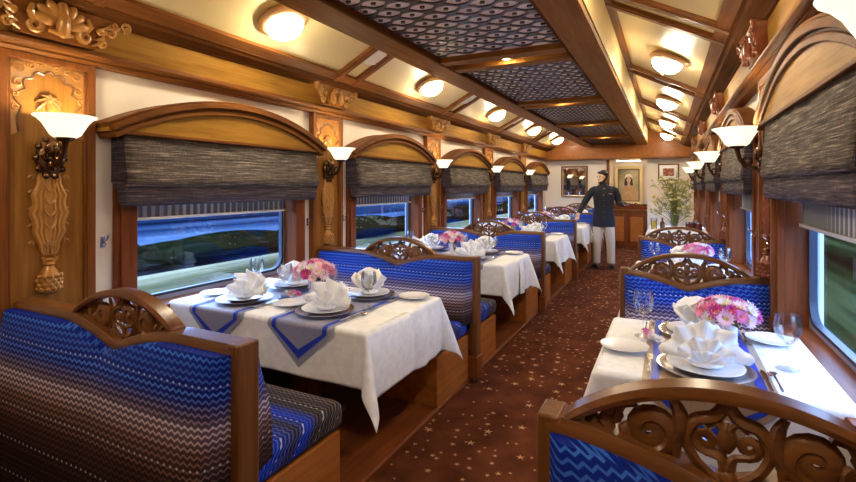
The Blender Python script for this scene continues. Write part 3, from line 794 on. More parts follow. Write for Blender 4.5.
        for s in seats:
            a, b = sorted((s * .06, s * .61))
            MB().box(x0 + .01, x1 - .058, a, b, .355, .475).build('seat', 'zigseat', t, bevel=.04, seg=4, smooth=60, xf=xf)
            a, b = sorted((s * .05, s * .575))
            MB().box(x0 + .01, x1 - .062, a, b, z0, .35).build('seat_base', 'orange_base', t, bevel=.004, xf=xf)
        return t
    return make
M['orange_base'] = wood('seat_base_veneer', (.42, .12, .028), (.60, .21, .055), 1, rough=.3)
def empty_part(name, parent):
    o = bpy.data.objects.new(name, None); COL.objects.link(o); o.parent = parent; o.empty_display_size = .02; return o
LB = 1.41; LBX = -1.935; RB = .78; RBX = .125
for k in range(6):
    y = YB + P * k - (.03 if k == 0 else 0)
    if k == 5: y = 11.80
    seats = (1,) if k == 0 else ((-1,) if k == 5 else (-1, 1))
    g = (ORD + ['end-wall'])[k]
    inst('benchL%d' % len(seats) + str(seats[0]), bench(LB, 1, .045, PLAT, seats), (LBX, y, 0), 0,
         f'long blue zigzag banquette with carved walnut crest, {g} on the left' if k < 5 else 'blue zigzag banquette with carved crest against the end wall', 'bench', 'banquettes on the left side')
for k in range(3):
    seats = (1,) if k == 0 else (-1, 1)
    if k == 2: seats = (-1,)
    inst('benchR' + str(seats), bench(RB, -1, .017, 0, seats), (RBX, YB - .03 + P * k - (.02 if k == 0 else 0), 0), 0,
         f'short blue zigzag banquette with pierced carved crest, {["nearest","second","third"][k]} on the right', 'bench', 'banquettes on the right side')

# ================================================================== TABLES
TZ = .74
def table(hx, hy, z0):
    t = empty('dining_table', (0, 0, 0))
    MB().box(-hx + .03, hx - .03, -hy + .03, hy - .03, TZ - .035, TZ - .004).build('table_top', 'mahog_y', t, bevel=.006)
    MB().box(-.06, .06, -.06, .06, z0 + .03, TZ - .035).build('pedestal', 'mahog_z', t, bevel=.006)
    MB().box(-.17, .17, -.17, .17, z0, z0 + .03).build('foot', 'mahog_z', t, bevel=.006)
    return t
def cloth(hx, hy, ox, oy, aisle, seed):
    # aisle: +1 / -1 which end of x hangs towards the aisle; the other end stops at the window sill
    rnd = random.Random(seed); p1, p2, p3 = [rnd.uniform(0, 6) for _ in range(3)]
    st = .0125; mb = MB(); ro = .014
    def bend(r): return (ro * sin(r / ro), -ro * (1 - cos(r / ro))) if r < ro * pi / 2 else (ro, -(r - ro * (pi / 2 - 1)))
    ax = [-hx * aisle] ; 
    A0, A1 = -hx, hx + ox
    nx = int((A1 - A0) / st); ny = int(2 * (hy + oy) / st)
    def fn(u, v):
        a = A0 + (A1 - A0) * u; b = -(hy + oy) + 2 * (hy + oy) * v
        dx = max(0, a - hx); dy = max(0, abs(b) - hy); sb = 1 if b > 0 else -1
        if dx == 0 and dy == 0: return (aisle * a, b, .0)
        r = hypot(dx, dy); ph = atan2(dy, dx); k = min(1, max(0, r - .02) / .12); bx, bz = bend(r)
        if dx > 0 and dy > 0:
            mag = max(0, r - .02) * .34 * sin(2 * ph); o = bx + .006 * k
            x = hx + (o + mag) * cos(ph); y = hy + (o + mag) * sin(ph); z = bz * sqrt(max(1 - (mag / r) ** 2, 0))
        elif dx > 0:
            e = 1 - min(1, (hy - abs(b)) / .25)
            w = .012 * sin(b * 15 + p1) + .008 * sin(b * 31 + p2)
            x = hx + bx + (.018 + w) * k * (1 - e) + .006 * k * e; y = b; z = bz
        else:
            e = 1 - min(1, (hx - a) / .25) if a > 0 else 0
            w = .005 * sin(a * 15 + p3)
            x = a; y = hy + bx + (.006 + w) * k * (1 - e) + .006 * k * e; z = bz
        return (aisle * x, sb * y, z - .004)
    mb.grid(fn, nx, ny)
    o = mb.build('tablecloth', 'cloth', None, smooth=179, solid=.003); return o
def runner(hw, hy, hang, mat):
    t = empty('table_runner', (0, 0, 0))
    yo = hy + .030; T0 = yo; L = T0 + hang
    def place(x, s, up):   # s = signed distance along the runner from the table centre
        a = abs(s); sg = 1 if s >= 0 else -1
        if a < T0 - .02: return (x, s, up)
        if a < T0 + .012:
            q = (a - T0 + .02) / .032 * pi / 2; return (x, sg * (T0 - .02 + (.02 + up) * sin(q)), -.02 + (.02 + up) * cos(q))
        return (x, sg * (T0 + up), -.02 - (a - T0 - .012))
    T1 = T0 + .03
    def half(a, w, e): return w if a <= T1 - e * .0 else max(0, w * (1 - (a - T1) / (L - e - T1)))
    ss = sorted(set([round(q, 4) for q in [i * .03 for i in range(int(T0 / .03))] + [T0 - .02 + .008 * i for i in range(6)] + [T1 + (L - T1) * i / 10 for i in range(11)] + [T1 + (L - .05 - T1) * i / 10 for i in range(11)] + [T1 + (L - .085 - T1) * i / 10 for i in range(11)]]))
    full = [-s for s in reversed(ss) if s > 0] + ss
    mb = MB(); vs = []; n = len(full)
    for s in full:
        h = half(abs(s), hw, 0)
        for j in range(5): vs.append(place(h * (j / 2 - 1), s, .0))
    mb.add(vs, [(i * 5 + j, i * 5 + j + 1, i * 5 + j + 6, i * 5 + j + 5) for i in range(n - 1) for j in range(4)])
    mb.build('silk_panel', mat, t, smooth=70)
    mb = MB(); vs = []; fs = []
    for s in full:
        ho = half(abs(s), hw - .028, .045); hi = half(abs(s), hw - .056, .09)
        vs += [place(-ho, s, .0025), place(-hi, s, .0025), place(hi, s, .0025), place(ho, s, .0025)]
    for i in range(n - 1):
        if half(min(abs(full[i]), abs(full[i + 1])), hw - .028, .045) <= 0: continue
        fs += [(4 * i, 4 * i + 1, 4 * i + 5, 4 * i + 4), (4 * i + 2, 4 * i + 3, 4 * i + 7, 4 * i + 6)]
    mb.add(vs, fs); b = mb.build('border', 'border', t, smooth=70); b['label'] = 'blue border band'
    return t

# ------------------------------------------------------------------ tableware
def charger():
    return MB().lathe([(.001, .002), (.10, 0), (.125, .004), (.152, .012), (.160, .013), (.161, .016), (.150, .016), (.122, .009), (.001, .007)], 36).build('charger_plate', 'pewter')
def plate():
    return MB().lathe([(.001, .001), (.07, 0), (.085, .004), (.120, .015), (.128, .017), (.128, .020), (.112, .017), (.08, .008), (.001, .006)], 32).build('dinner_plate', 'porcelain')
def bread():
    return MB().lathe([(.001, .001), (.05, 0), (.062, .004), (.088, .013), (.095, .014), (.095, .017), (.082, .015), (.056, .007), (.001, .006)], 28).build('bread_plate', 'porcelain')
def goblet(sc):
    def make():
        t = empty('wine_goblet', (0, 0, 0)); k = sc
        MB().lathe([(.001, 0), (.034 * k, 0), (.034 * k, .002), (.02 * k, .005), (.006, .010), (.001, .011)], 20).build('foot', 'glass', t)
        MB().lathe([(.005, .009), (.0035, .03 * k), (.0035, .07 * k), (.006, .085 * k)], 10).build('stem', 'glass', t)
        MB().lathe([(.002, .083 * k), (.012 * k, .087 * k), (.030 * k, .103 * k), (.039 * k, .128 * k), (.039 * k, .15 * k), (.034 * k, .182 * k), (.0328 * k, .182 * k), (.0375 * k, .15 * k), (.037 * k, .13 * k), (.028 * k, .106 * k), (.002, .092 * k)], 22).build('bowl', 'glass', t)
        return t
    return make
def tumbler():
    return MB().lathe([(.001, 0), (.026, 0), (.031, .10), (.0295, .10), (.025, .006), (.001, .006)], 18).build('water_tumbler', 'glass')
def napkin(kind):
    def make():
        mb = MB()
        if kind == 'star': P_ = [(0, 86, .150, .072, 0), (58, 64, .150, .072, 0), (-58, 64, .150, .072, 0), (78, 40, .158, .070, 0), (-78, 40, .158, .070, 0), (92, 17, .165, .062, 0), (-92, 17, .165, .062, 0), (14, 58, .125, .062, 0), (-14, 58, .125, .062, 0), (42, 36, .125, .062, 0), (-42, 36, .125, .062, 0), (66, 18, .14, .06, 0), (-66, 18, .14, .06, 0), (18, 24, .10, .06, 0), (-18, 24, .10, .06, 0), (150, 66, .14, .078, 0), (-150, 66, .14, .078, 0), (180, 74, .14, .08, 0), (125, 40, .14, .07, 0), (-125, 40, .14, .07, 0)]
        else: P_ = [(0, 84, .150, .080, 0), (50, 62, .150, .075, 0), (-50, 62, .150, .075, 0), (95, 44, .15, .070, 0), (-95, 44, .15, .070, 0), (140, 55, .14, .075, 0), (-140, 55, .14, .075, 0), (180, 66, .14, .08, 0), (25, 32, .11, .06, 0), (-25, 32, .11, .06, 0)]
        if kind == 'star':
            P_ = []
            for R_, off, y0, tilt, pl, lim in ((.158, 0, .012, .16, .020, 98), (.112, 20, -.030, .02, .020, 84), (.072, 0, -.058, -.12, .014, 75), (.135, 20, .050, .42, .020, 92)):
                def fan(u, v, R_=R_, off=off, y0=y0, tilt=tilt, pl=pl, lim=lim):
                    th = -lim + 2 * lim * v; c = cos(radians((th - off) * 9)); r = R_ * (.80 + .20 * (1 - abs((((th - off) / 40 + .5) % 1) - .5) * 2) ** 1.2 * 1.0) * (1 - .06 * abs(th) / 90 + (.06 if abs(th) > 70 else 0))
                    a = radians(th); z = r * u * cos(a)
                    return (r * u * sin(a), y0 * (.4 + .6 * min(1, 1.5 * u)) + tilt * z - pl * u * c + .012 * sin(pi * u), max(z, 0) + .010 + .012 * u * abs(sin(a)))
                mb.grid(fan, 6, 48)
        for az, el, L, w, cr in P_:
            a, e = radians(az), radians(el)
            d = Vector((sin(a) * cos(e), -cos(a) * cos(e), sin(e))); side = Vector((cos(a), sin(a), 0)); nrm = side.cross(d); 
            if nrm.z < 0: nrm = -nrm
            back = -Vector((sin(a), -cos(a), 0))
            def fn(u, v, d=d, side=side, back=back, L=L, w=w, nrm=nrm):
                t_ = 2 * v - 1
                shape = (u ** .75) * ((1 - u) ** (.62 if kind == 'star' else .45)) * 1.85
                p = d * (L * u) + side * (w * shape * t_) - nrm * (w * shape * (.55 * abs(t_) ** 1.1)) + nrm * (.02 * sin(pi * u) + .012 * u * u)
                return (p.x, p.y, max(p.z + .012, .004))
            mb.grid(fn, 9, 8)
        mb.blob((0, 0, .014), (.06, .05, .014), 12, 6)
        return mb.build('folded_napkin', 'napkin', None, smooth=75, solid=.003)
    return make
def cutlery(kind):
    def make():
        mb = MB(); h = [(-.09, .0035), (-.07, .0048), (-.03, .003), (.02, .003)]
        def strip(pts, z=.003, t=.0018, arch=.004):
            rings = [[(-w, y, z + arch * sin(pi * (y + .1) / .2)), (w, y, z + arch * sin(pi * (y + .1) / .2)), (w, y, z + t + arch * sin(pi * (y + .1) / .2)), (-w, y, z + t + arch * sin(pi * (y + .1) / .2))] for y, w in pts]; mb.loft(rings)
        if kind == 'fork':
            strip(h + [(.04, .004), (.05, .011), (.065, .012)])
            for i in range(4): x = -.009 + .006 * i; mb.box(x - .0016, x + .0016, .062, .105, .0045, .0062)
        elif kind == 'knife': strip([(-.10, .005), (-.09, .006), (-.02, .0055), (0, .005), (.01, .008), (.08, .0085), (.105, .003)], arch=.001)
        else:
            strip(h + [(.045, .004)]); mb.blob((0, .07, .006), (.019, .030, .005), 12, 6)
        return mb.build(kind if kind != 'spoon' else 'table_spoon', 'silver')
    return make
BL = {}
def blossom_mesh(mat, r, n=14):
    key = (mat, r)
    if key in BL: return BL[key]
    mb = MB()
    for L in range(2):
        rr = r * (1 - .28 * L); 
        for i in range(n):
            a = 2 * pi * (i + .5 * L) / n; ca, sa = cos(a), sin(a); w = rr * .20
            z1 = (.18 + .35 * L) * r
            vs = [(0, 0, .02 * r * L), (rr * .55 * ca - w * sa, rr * .55 * sa + w * ca, z1 * .8), (rr * ca, rr * sa, z1 + .1 * r), (rr * .55 * ca + w * sa, rr * .55 * sa - w * ca, z1 * .8)]
            mb.add(vs, [(0, 1, 2, 3)])
    o = mb.build('blossom', mat, None, smooth=0); me = o.data
    mb2 = MB(); mb2.blob((0, 0, .12 * r), (.24 * r, .24 * r, .16 * r), 8, 5); 
    b = len(me.vertices); 
    # add a button centre with its own material slot
    bm = bmesh.new(); bm.from_mesh(me); vv = [bm.verts.new(p) for p in mb2.v]; me.materials.append(M['orange_eye' if mat in ('magenta', 'pink') else 'yellow_petal'])
    for f in mb2.f:
        try: q = bm.faces.new([vv[i] for i in f]); q.material_index = 1
        except ValueError: pass
    bm.to_mesh(me); bm.free(); bpy.data.objects.remove(o); BL[key] = me; return me
def add_blossom(parent, mat, r, loc, direction):
    o = bpy.data.objects.new('blossom', blossom_mesh(mat, r)); COL.objects.link(o); o.parent = parent; o.location = loc
    o.rotation_euler = Vector(direction).to_track_quat('Z', 'Y').to_euler(); return o
def bouquet(potmat, n, R):
    def make():
        t = empty('flower_posy', (0, 0, 0)); rnd = random.Random(3)
        MB().lathe([(.001, 0), (.034, 0), (.038, .01), (.040, .095), (.044, .104), (.039, .106), (.036, .02), (.001, .015)], 18).build('pot', potmat, t)
        mb = MB()
        for i in range(14):
            a = 2 * pi * i / 14; mb.add([(0, 0, .11), (.05 * cos(a - .3), .05 * sin(a - .3), .115), (.09 * cos(a), .09 * sin(a), .105 + .02 * (i % 3)), (.05 * cos(a + .3), .05 * sin(a + .3), .115)], [(0, 1, 2, 3)])
        mb.build('leaves', 'leaf', t, smooth=0)
        ga = pi * (3 - sqrt(5))
        for i in range(n):
            zz = 1 - (i + .5) / n * 1.05; r = sqrt(max(0, 1 - zz * zz)); a = ga * i
            d = Vector((r * cos(a), r * sin(a), zz)); mat = rnd.choice(['pink', 'pink', 'palepink', 'palepink', 'palepink', 'magenta', 'white_petal'])
            add_blossom(t, mat, rnd.choice((.034, .040)), (R * d.x * 1.15, R * d.y * 1.15, .135 + R * .72 * d.z), d + Vector((0, 0, .15)))
        return t
    return make
def sprig():
    t = empty('flower_sprig', (0, 0, 0)); rnd = random.Random(5)
    mb = MB(); mb.tube([(0, 0, .004), (.04, .01, .006), (.08, 0, .008)], .002, 5); mb.build('stem', 'stem', t)
    for i in range(6):
        add_blossom(t, rnd.choice(['palepink', 'pink', 'white_petal']), .026, (.02 + .02 * i, rnd.uniform(-.02, .02), .014 + .006 * (i % 2)), (rnd.uniform(-.6, .6), rnd.uniform(-.6, .6), 1))
    return t

def lay_setting(cx, cy, z, far, who, full, bread_off, gob_off, group, nk):
    """one place setting; far = guest sits on the far side and faces the camera"""
    rz = pi if far else 0; q = -1 if far else 1
    def at(dx, dy): return (cx + q * dx, cy + q * dy)
    x, y = at(0, 0); zz = z + .001
    if full:
        inst('charger', charger, (x, y, zz), rz, f'metal charger {who}', 'plate', 'charger plates')
        zz += .008
    inst('plate', plate, (x, y, zz), rz, f'white dinner plate {who}', 'plate', 'dinner plates')
    inst('nap' + nk, napkin(nk), (x, y, zz + .007), rz, f'white napkin folded into a lotus {who}', 'napkin', 'folded napkins')
    bx, by = at(*bread_off)
    inst('bread', bread, (bx, by, z + .001), 0, f'small white side plate {who}', 'plate', 'side plates')
    gx, gy = at(*gob_off)
    inst('gob', goblet(1.12), (gx, gy, z + .001), 0, f'stemmed clear wine goblet {who}', 'glass', 'wine goblets')
    if full:
        for nm, dx in (('knife', .185), ('spoon', .215), ('fork', -.185)):
            px, py = at(dx, -.02)
            inst(nm, cutlery(nm), (px, py, z + .001), rz, f'polished silver {nm} {who}', nm, f'silver {nm}s')
HXL = .70; HY = .40; TXL = -1.965; HXR = .385; TXR = .145
CZ = TZ + .004
for k in range(NB):
    y = YT + P * k; g = ORD[k] + ' left'
    inst('tabL', lambda: table(HXL, HY, PLAT), (TXL, y, 0), 0, f'wooden pedestal dining table beneath the white cloth, {g} one', 'table', 'dining tables on the left')
    o = inst('clothL%d' % (k % 3), lambda: cloth(HXL, HY, .33, .27, 1, k), (TXL, y, TZ + .003), 0, f'white damask tablecloth with hanging corners on the {g} table', 'tablecloth', 'tablecloths on the left')
    for dx, nm in ((-.29, 'window-side'), (.315, 'aisle-side')):
        inst('runL', lambda: runner(.205, HY, .215, 'runner'), (TXL + dx, y, CZ + .002), 0, f'{nm} grey silk runner with pointed blue-bordered ends on the {g} table', 'table runner', 'runners on the left tables')
        for far in (0, 1):
            who = f'at the {"far" if far else "near"} {nm} place of the {g} table'
            lay_setting(TXL + dx, y + (.205 if far else -.215), CZ + .0065, far, who, k < 2, (-.275, .03 if not far else -.08), (.17, .16), g, 'lotus' if far else 'star')
    inst('posyL' if k < 2 else 'posyS', bouquet('silver', 34 if k < 2 else 16, .10), (TXL + .02, y + .05, CZ + .0065), .7 * k, f'posy of pink and white flowers in a silver pot on the {g} table', 'flowers', 'flower posies on the left tables')
inst('sprig', sprig, (TXL - .16, YT - .06, CZ + .007), .4, 'sprig of pale pink flowers lying beside the nearest left posy', 'flowers')
for k in range(2):
    y = YT + P * k; g = ORD[k] + ' right'
    inst('tabR', lambda: table(HXR, HY, 0), (TXR, y, 0), 0, f'narrow wooden pedestal table beneath the white cloth, {g} one', 'table', 'dining tables on the right')
    inst('clothR', lambda: cloth(HXR, HY, .26, .27, -1, 11), (TXR, y, TZ + .003), 0, f'white tablecloth hanging towards the aisle on the {g} table', 'tablecloth', 'tablecloths on the right')
    inst('runR', lambda: runner(.205, HY, .215, 'runner_tan'), (TXR - .02, y, CZ + .002), 0, f'tan silk runner with blue border stripes on the {g} table', 'table runner', 'runners on the right tables')
    for far in (0, 1):
        who = f'at the {"far" if far else "near"} place of the {g} table'
        lay_setting(TXR - .02, y + (.215 if far else -.255), CZ + .0065, far, who, True, (-.285 if not far else -.28, .13 if not far else -.03), (.275, .15) if not far else (.22, .13), g, 'lotus' if far else 'star')
    inst('posyR', bouquet('porcelain', 32, .085), (TXR + .08, y + .07, CZ + .0065), 1.1 + k, f'posy of pink and magenta flowers in a white pot on the {g} table', 'flowers', 'flower posies on the right tables')
inst('sprig', sprig, (TXR - .17, YT - .02, CZ + .007), 2.2, 'sprig of pale flowers lying by the nearest right posy', 'flowers')
# ================================================================== CONSOLE WITH ARRANGEMENT
CZc = .80; cx0, cy0 = .125, 7.95
t = empty('console_table', (cx0, cy0, 0), label='long console table under a white cloth beyond the third right bench', cat='table')
MB().box(-.36, .36, -.50, .50, CZc - .04, CZc - .004).build('table_top', 'mahog_y', t, bevel=.005)
for sx in (-1, 1):
    for sy in (-1, 1): MB().box(sx * .33 - .025, sx * .33 + .025, sy * .46 - .025, sy * .46 + .025, 0, CZc - .04).build('leg', 'mahog_z', t, bevel=.004)
TZ_ = TZ
o = cloth(.37, .51, .3, .3, -1, 21); o.location = (cx0, cy0, CZc + .003); tag(o, 'white cloth over the console with the tall flower arrangement', 'tablecloth')
zc = CZc + .005
t = empty('flower_arrangement', (.10, 7.95, zc), label='tall loose arrangement of yellow and cream flowers in a clear vase', cat='flowers')
MB().lathe([(.001, 0), (.05, 0), (.055, .01), (.05, .12), (.065, .24), (.062, .24), (.047, .12), (.05, .015), (.001, .012)], 20).build('vase', 'glass', t)
rnd = random.Random(9); mb = MB(); ml = MB(); tips = []
for i in range(99):
    a = rnd.uniform(0, 2 * pi); sp = rnd.uniform(.02, .40) ; h = rnd.uniform(.30, .78) - sp * .40
    tip = Vector((sp * cos(a), sp * sin(a) , h + .06)); 
    tip.x = max(-.40, min(.22, tip.x)); mid = Vector((tip.x * .3, tip.y * .3, h * .6))
    mb.tube([(rnd.uniform(-.03, .03), rnd.uniform(-.03, .03), .02), mid, tip], [.003, .003, .0018], 4); tips.append((tip, mid))
mb.build('stems', 'stem', t)
for tip, mid in tips:
    for j in range(5):
        p = mid.lerp(tip, rnd.uniform(.35, .95)); d = Vector((rnd.uniform(-1, 1), rnd.uniform(-1, 1), rnd.uniform(-.2, 1))).normalized(); L = rnd.uniform(.05, .10); s = d.orthogonal().normalized() * L * .16
        ml.add([p, p + d * L * .5 + s, p + d * L, p + d * L * .5 - s], [(0, 1, 2, 3)])
ml.build('foliage', plain('pale_foliage', (.42, .42, .14), .6), t, smooth=0)
for i, (tip, mid) in enumerate(tips):
    add_blossom(t, rnd.choice(['yellow_petal', 'cream_petal', 'cream_petal', 'white_petal']), .03, tip, (tip - mid))
    if False: add_blossom(t, rnd.choice(['yellow_petal', 'cream_petal']), .024, mid.lerp(tip, .72) + Vector((rnd.uniform(-.03, .03), rnd.uniform(-.03, .03), 0)), (rnd.uniform(-1, 1), rnd.uniform(-1, 1), 1))
t = empty('juice_glass', (-.17, 7.70, zc), label='tall glass of yellow juice at the aisle corner of the console', cat='glass')
MB().lathe([(.001, 0), (.038, 0), (.044, .16), (.042, .16), (.036, .006), (.001, .006)], 18).build('tumbler', 'glass', t)
MB().lathe([(.001, .008), (.034, .008), (.039, .12), (.001, .12)], 18).build('juice', 'juice', t)
t = empty('dressing_bottle', (-.06, 7.74, zc), label='small amber bottle between the juice and the vase', cat='bottle')
MB().lathe([(.001, 0), (.03, 0), (.032, .01), (.032, .09), (.012, .12), (.012, .15), (.001, .15)], 16).build('body', 'umber', t)
MB().lathe([(.001, .148), (.014, .148), (.014, .168), (.001, .17)], 12).build('cap', 'gold', t)
for i, (x, y) in enumerate(((.27, 7.70), (.34, 7.82), (.40, 7.66))):
    def jar():
        t = empty('preserve_jar', (0, 0, 0))
        MB().lathe([(.001, 0), (.034, 0), (.038, .01), (.038, .085), (.03, .10), (.001, .10)], 16).build('body', 'jar', t)
        MB().lathe([(.001, .099), (.033, .099), (.033, .118), (.001, .12)], 16).build('lid', 'chrome', t); return t
    inst('jar', jar, (x, y, zc), 0, f'dark red preserve jar on the console, {["nearest the vase", "behind the other two", "closest to the window"][i]}', 'jar', 'jars on the console')

# ================================================================== END WALL: CABINET, PICTURES
t = empty('sideboard_cabinet', (-.825, YEND + .23, 0), label='mahogany two-door sideboard in the end-wall alcove', cat='cabinet')
MB().box(-.41, .41, -.21, .22, .0, .84).build('carcass', 'mahog_z', t, bevel=.005)
MB().box(-.418, .418, -.235, .22, .84, .875).build('counter', 'walnut_x', t, bevel=.006)
MB().box(-.41, .41, .20, .25, .875, 1.0).build('splashback', 'mahog_y', t, bevel=.004)
for s in (-1, 1):
    d = MB().box(min(s * .01, s * .395), max(s * .01, s * .395), -.228, -.21, .07, .80).build('door', 'mahog_z', t, bevel=.004)
    MB().box(min(s * .07, s * .335), max(s * .07, s * .335), -.236, -.226, .15, .72).build('raised_panel', 'orange_base', d, bevel=.008)
    MB().blob((s * .035, -.245, .5), .012, 10, 6).build('knob', 'gold', d)
t = empty('potted_plant', (-.52, YEND + .12, .876), label='small red pot with green leaves on the sideboard', cat='plant')
MB().lathe([(.001, 0), (.03, 0), (.042, .07), (.045, .075), (.038, .078), (.001, .07)], 14).build('pot', plain('red_pot', (.3, .03, .02), .4), t)
mb = MB()
for i in range(14):
    a = i * 2.4; mb.add([(0, 0, .07), (.02 * cos(a - .5), .02 * sin(a - .5), .10), (.045 * cos(a), .045 * sin(a), .12 + .01 * (i % 4)), (.02 * cos(a + .5), .02 * sin(a + .5), .10)], [(0, 1, 2, 3)])
mb.build('leaves', 'leaf', t, smooth=0)

def frame(t, hw, hh, wd, mat, dep=.03, lip=None):
    mb = MB()
    P0 = [(-hw, -hh), (hw, -hh), (hw, hh), (-hw, hh)]; P1 = [(-hw + wd, -hh + wd), (hw - wd, -hh + wd), (hw - wd, hh - wd), (-hw + wd, hh - wd)]
    vs = [(a, 0, b) for a, b in P0] + [(a, -dep, b) for a, b in P0] + [(a, -dep * .55, b) for a, b in P1] + [(a, 0, b) for a, b in P1]
    fs = []
    for i in range(4):
        j = (i + 1) % 4; fs += [(i, j, 4 + j, 4 + i), (4 + i, 4 + j, 8 + j, 8 + i), (8 + i, 8 + j, 12 + j, 12 + i)]
    mb.add(vs, fs); mb.build('frame', mat, t, smooth=0, bevel=.003)
# mirror
t = empty('wall_mirror', (-2.01, YEND - .005, 1.535), label='framed mirror on the end wall behind the waiter', cat='mirror')
frame(t, .31, .375, .035, 'teak_z'); frame(t, .278, .343, .018, plain('silver_slip', (.6, .56, .5), .35, .5), .02)
MB().box(-.275, .275, -.012, -.004, -.34, .34).build('mirror_glass', 'mirror', t, smooth=0)
# portrait
t = empty('framed_portrait', (-.825, YEND + .495, 1.45), label='gilt-framed painting of a seated woman in a pale headscarf above the sideboard', cat='painting')
cream = plain('cream_gilt', (.80, .62, .34), .35, .15)
frame(t, .31, .46, .075, cream, .05); frame(t, .24, .39, .02, plain('dark_slip', (.12, .05, .02), .4), .035)
tt = NT('painted_ground'); f = tt.noise(tt.pos((1, 1, 1)), 3, 4); tt.pbr(tt.ramp(f, [(.35, (.16, .15, .07)), (.5, (.34, .30, .17)), (.68, (.48, .40, .26))]), .5)
MB().box(-.225, .225, -.010, -.002, -.375, .375).build('canvas', tt.m, t, smooth=0)
def flat(poly, dpt, nm, c):
    MB().prism(poly, -dpt, -dpt + .0008, lambda a, b, d: (a, d, b)).build(nm, plain('paint_' + nm, c, .5), t, smooth=0)
def ell(cx, cz, rx, rz, n=18, a0=0, a1=360): return [(cx + rx * cos(radians(a0 + (a1 - a0) * i / n)), cz + rz * sin(radians(a0 + (a1 - a0) * i / n))) for i in range(n + (a1 - a0 != 360))]
flat([(-.10, .02), (-.085, .16), (-.05, .24), (.03, .25), (.08, .17), (.095, .02), (.07, -.06), (-.07, -.06)], .011, 'hair', (.025, .014, .012))
flat([(-.19, -.372), (-.17, -.12), (-.10, -.03), (-.03, .0), (.05, .0), (.12, -.04), (.18, -.14), (.20, -.372)], .012, 'robe', (.50, .32, .17))
flat(ell(0, .13, .048, .066), .0128, 'face', (.66, .42, .28)); flat([(-.022, .08), (.026, .08), (.035, -.02), (.0, -.06), (-.03, -.02)], .0124, 'neck', (.6, .38, .25))
flat([(-.085, .15), (-.075, .23), (-.03, .27), (.03, .27), (.075, .22), (.085, .15), (.05, .19), (0, .205), (-.05, .19)], .0134, 'headscarf', (.75, .70, .6))
flat(ell(-.019, .142, .009, .004), .0142, 'left_eye', (.03, .015, .01)); flat(ell(.019, .142, .009, .004), .0142, 'right_eye', (.03, .015, .01)); flat(ell(0, .092, .013, .005), .0142, 'lips', (.40, .10, .07)); flat([(-.004, .135), (.004, .135), (.007, .112), (-.007, .112)], .0138, 'nose', (.56, .33, .22)); flat([(-.032, .152), (-.008, .155), (-.008, .159), (-.03, .158)], .0142, 'left_brow', (.03, .015, .01)); flat([(.032, .152), (.008, .155), (.008, .159), (.03, .158)], .0142, 'right_brow', (.03, .015, .01))
flat([(-.10, -.20), (-.02, -.13), (.03, -.15), (.10, -.26), (.06, -.28), (.0, -.19), (-.08, -.25)], .0132, 'hands', (.58, .36, .24))
# small print
t = empty('framed_print', (.03, YEND - .005, 1.74), label='small red print in a wide white mount beside the alcove', cat='picture')
frame(t, .21, .185, .028, 'teak_x'); MB().box(-.185, .185, -.012, -.003, -.16, .16).build('mount', 'porcelain', t, smooth=0)
tt = NT('red_print'); f = tt.noise(tt.pos((1, 1, 1)), 22, 4, .7); tt.pbr(tt.ramp(f, [(.35, (.16, .02, .015)), (.52, (.42, .09, .05)), (.66, (.55, .33, .2))]), .5)
MB().box(-.11, .11, -.014, -.011, -.085, .085).build('print', tt.m, t, smooth=0)
t = empty('picture_light', (-.80, YEND + .06, 2.02), label='slim lit tube lamp under the alcove head', cat='lamp')
MB().box(-.27, .27, -.03, .03, -.002, .018).build('housing', 'ringwood', t, bevel=.004); MB().box(-.25, .25, -.02, .02, -.014, -.002).build('tube', 'piclight', t, bevel=.004)

# ================================================================== WAITER
def skin_mesh(V, E, R, root):
    me = bpy.data.meshes.new('tmp'); me.from_pydata(V, E, []); o = bpy.data.objects.new('tmp', me); COL.objects.link(o)
    s = o.modifiers.new('s', 'SKIN'); s.use_smooth_shade = True; o.modifiers.new('b', 'SUBSURF').levels = 2
    for i, r in enumerate(R):
        d = me.skin_vertices[0].data[i]; d.radius = r if hasattr(r, '__len__') else (r, r); d.use_root = (i == root)
    bpy.context.view_layer.update(); dg = bpy.context.evaluated_depsgraph_get()
    out = bpy.data.meshes.new_from_object(o.evaluated_get(dg)); bpy.data.objects.remove(o); return out
t = empty('person', (-1.0, 8.97, 0), radians(8), 'waiter in navy jacket and cream trousers leaning over a table with a tray', 'person')
fd = Vector((-.76, -.62, -.20)).normalized(); fs_ = Vector((.62, -.76, 0)).normalized()
hc = Vector((-.035, -.045, 1.585))
V = [(0, 0, .93), (0, 0, 1.08), (0, 0, 1.24), (0, .0, 1.38), (-.008, -.012, 1.47), tuple(hc + Vector((0, 0, -.055)) + fd * .022), tuple(hc + fd * .008), tuple(hc + Vector((.008, .012, .060)))]
R = [(.13, .10), (.115, .09), (.12, .085), (.075, .06), .044, (.052, .052), (.074, .074), (.066, .066)]
E = [(0, 1), (1, 2), (2, 3), (3, 4), (4, 5), (5, 6), (6, 7)]
def chain(start, pts, rad):
    p = start
    for q, r in zip(pts, rad): V.append(tuple(q)); R.append(r); E.append((p, len(V) - 1)); p = len(V) - 1
    return p
rw = chain(3, [(-.17, .01, 1.385), (-.31, -.02, 1.15), (-.41, -.10, .965), (-.435, -.125, .91)], [.045, .036, .029, .027])
lw = chain(3, [(.17, .01, 1.385), (.25, .04, 1.13), (.33, -.18, 1.11), (.35, -.235, 1.115)], [.045, .036, .029, .027])
for s in (-1, 1):
    chain(0, [(s * .09, 0, .86), (s * .11, -.015, .50), (s * .12, .02, .09), (s * .135, -.07, .045)], [.085, .058, .040, .034])
body = skin_mesh(V, E, R, 0)
bm = bmesh.new(); bm.from_mesh(body)
hm = MB()
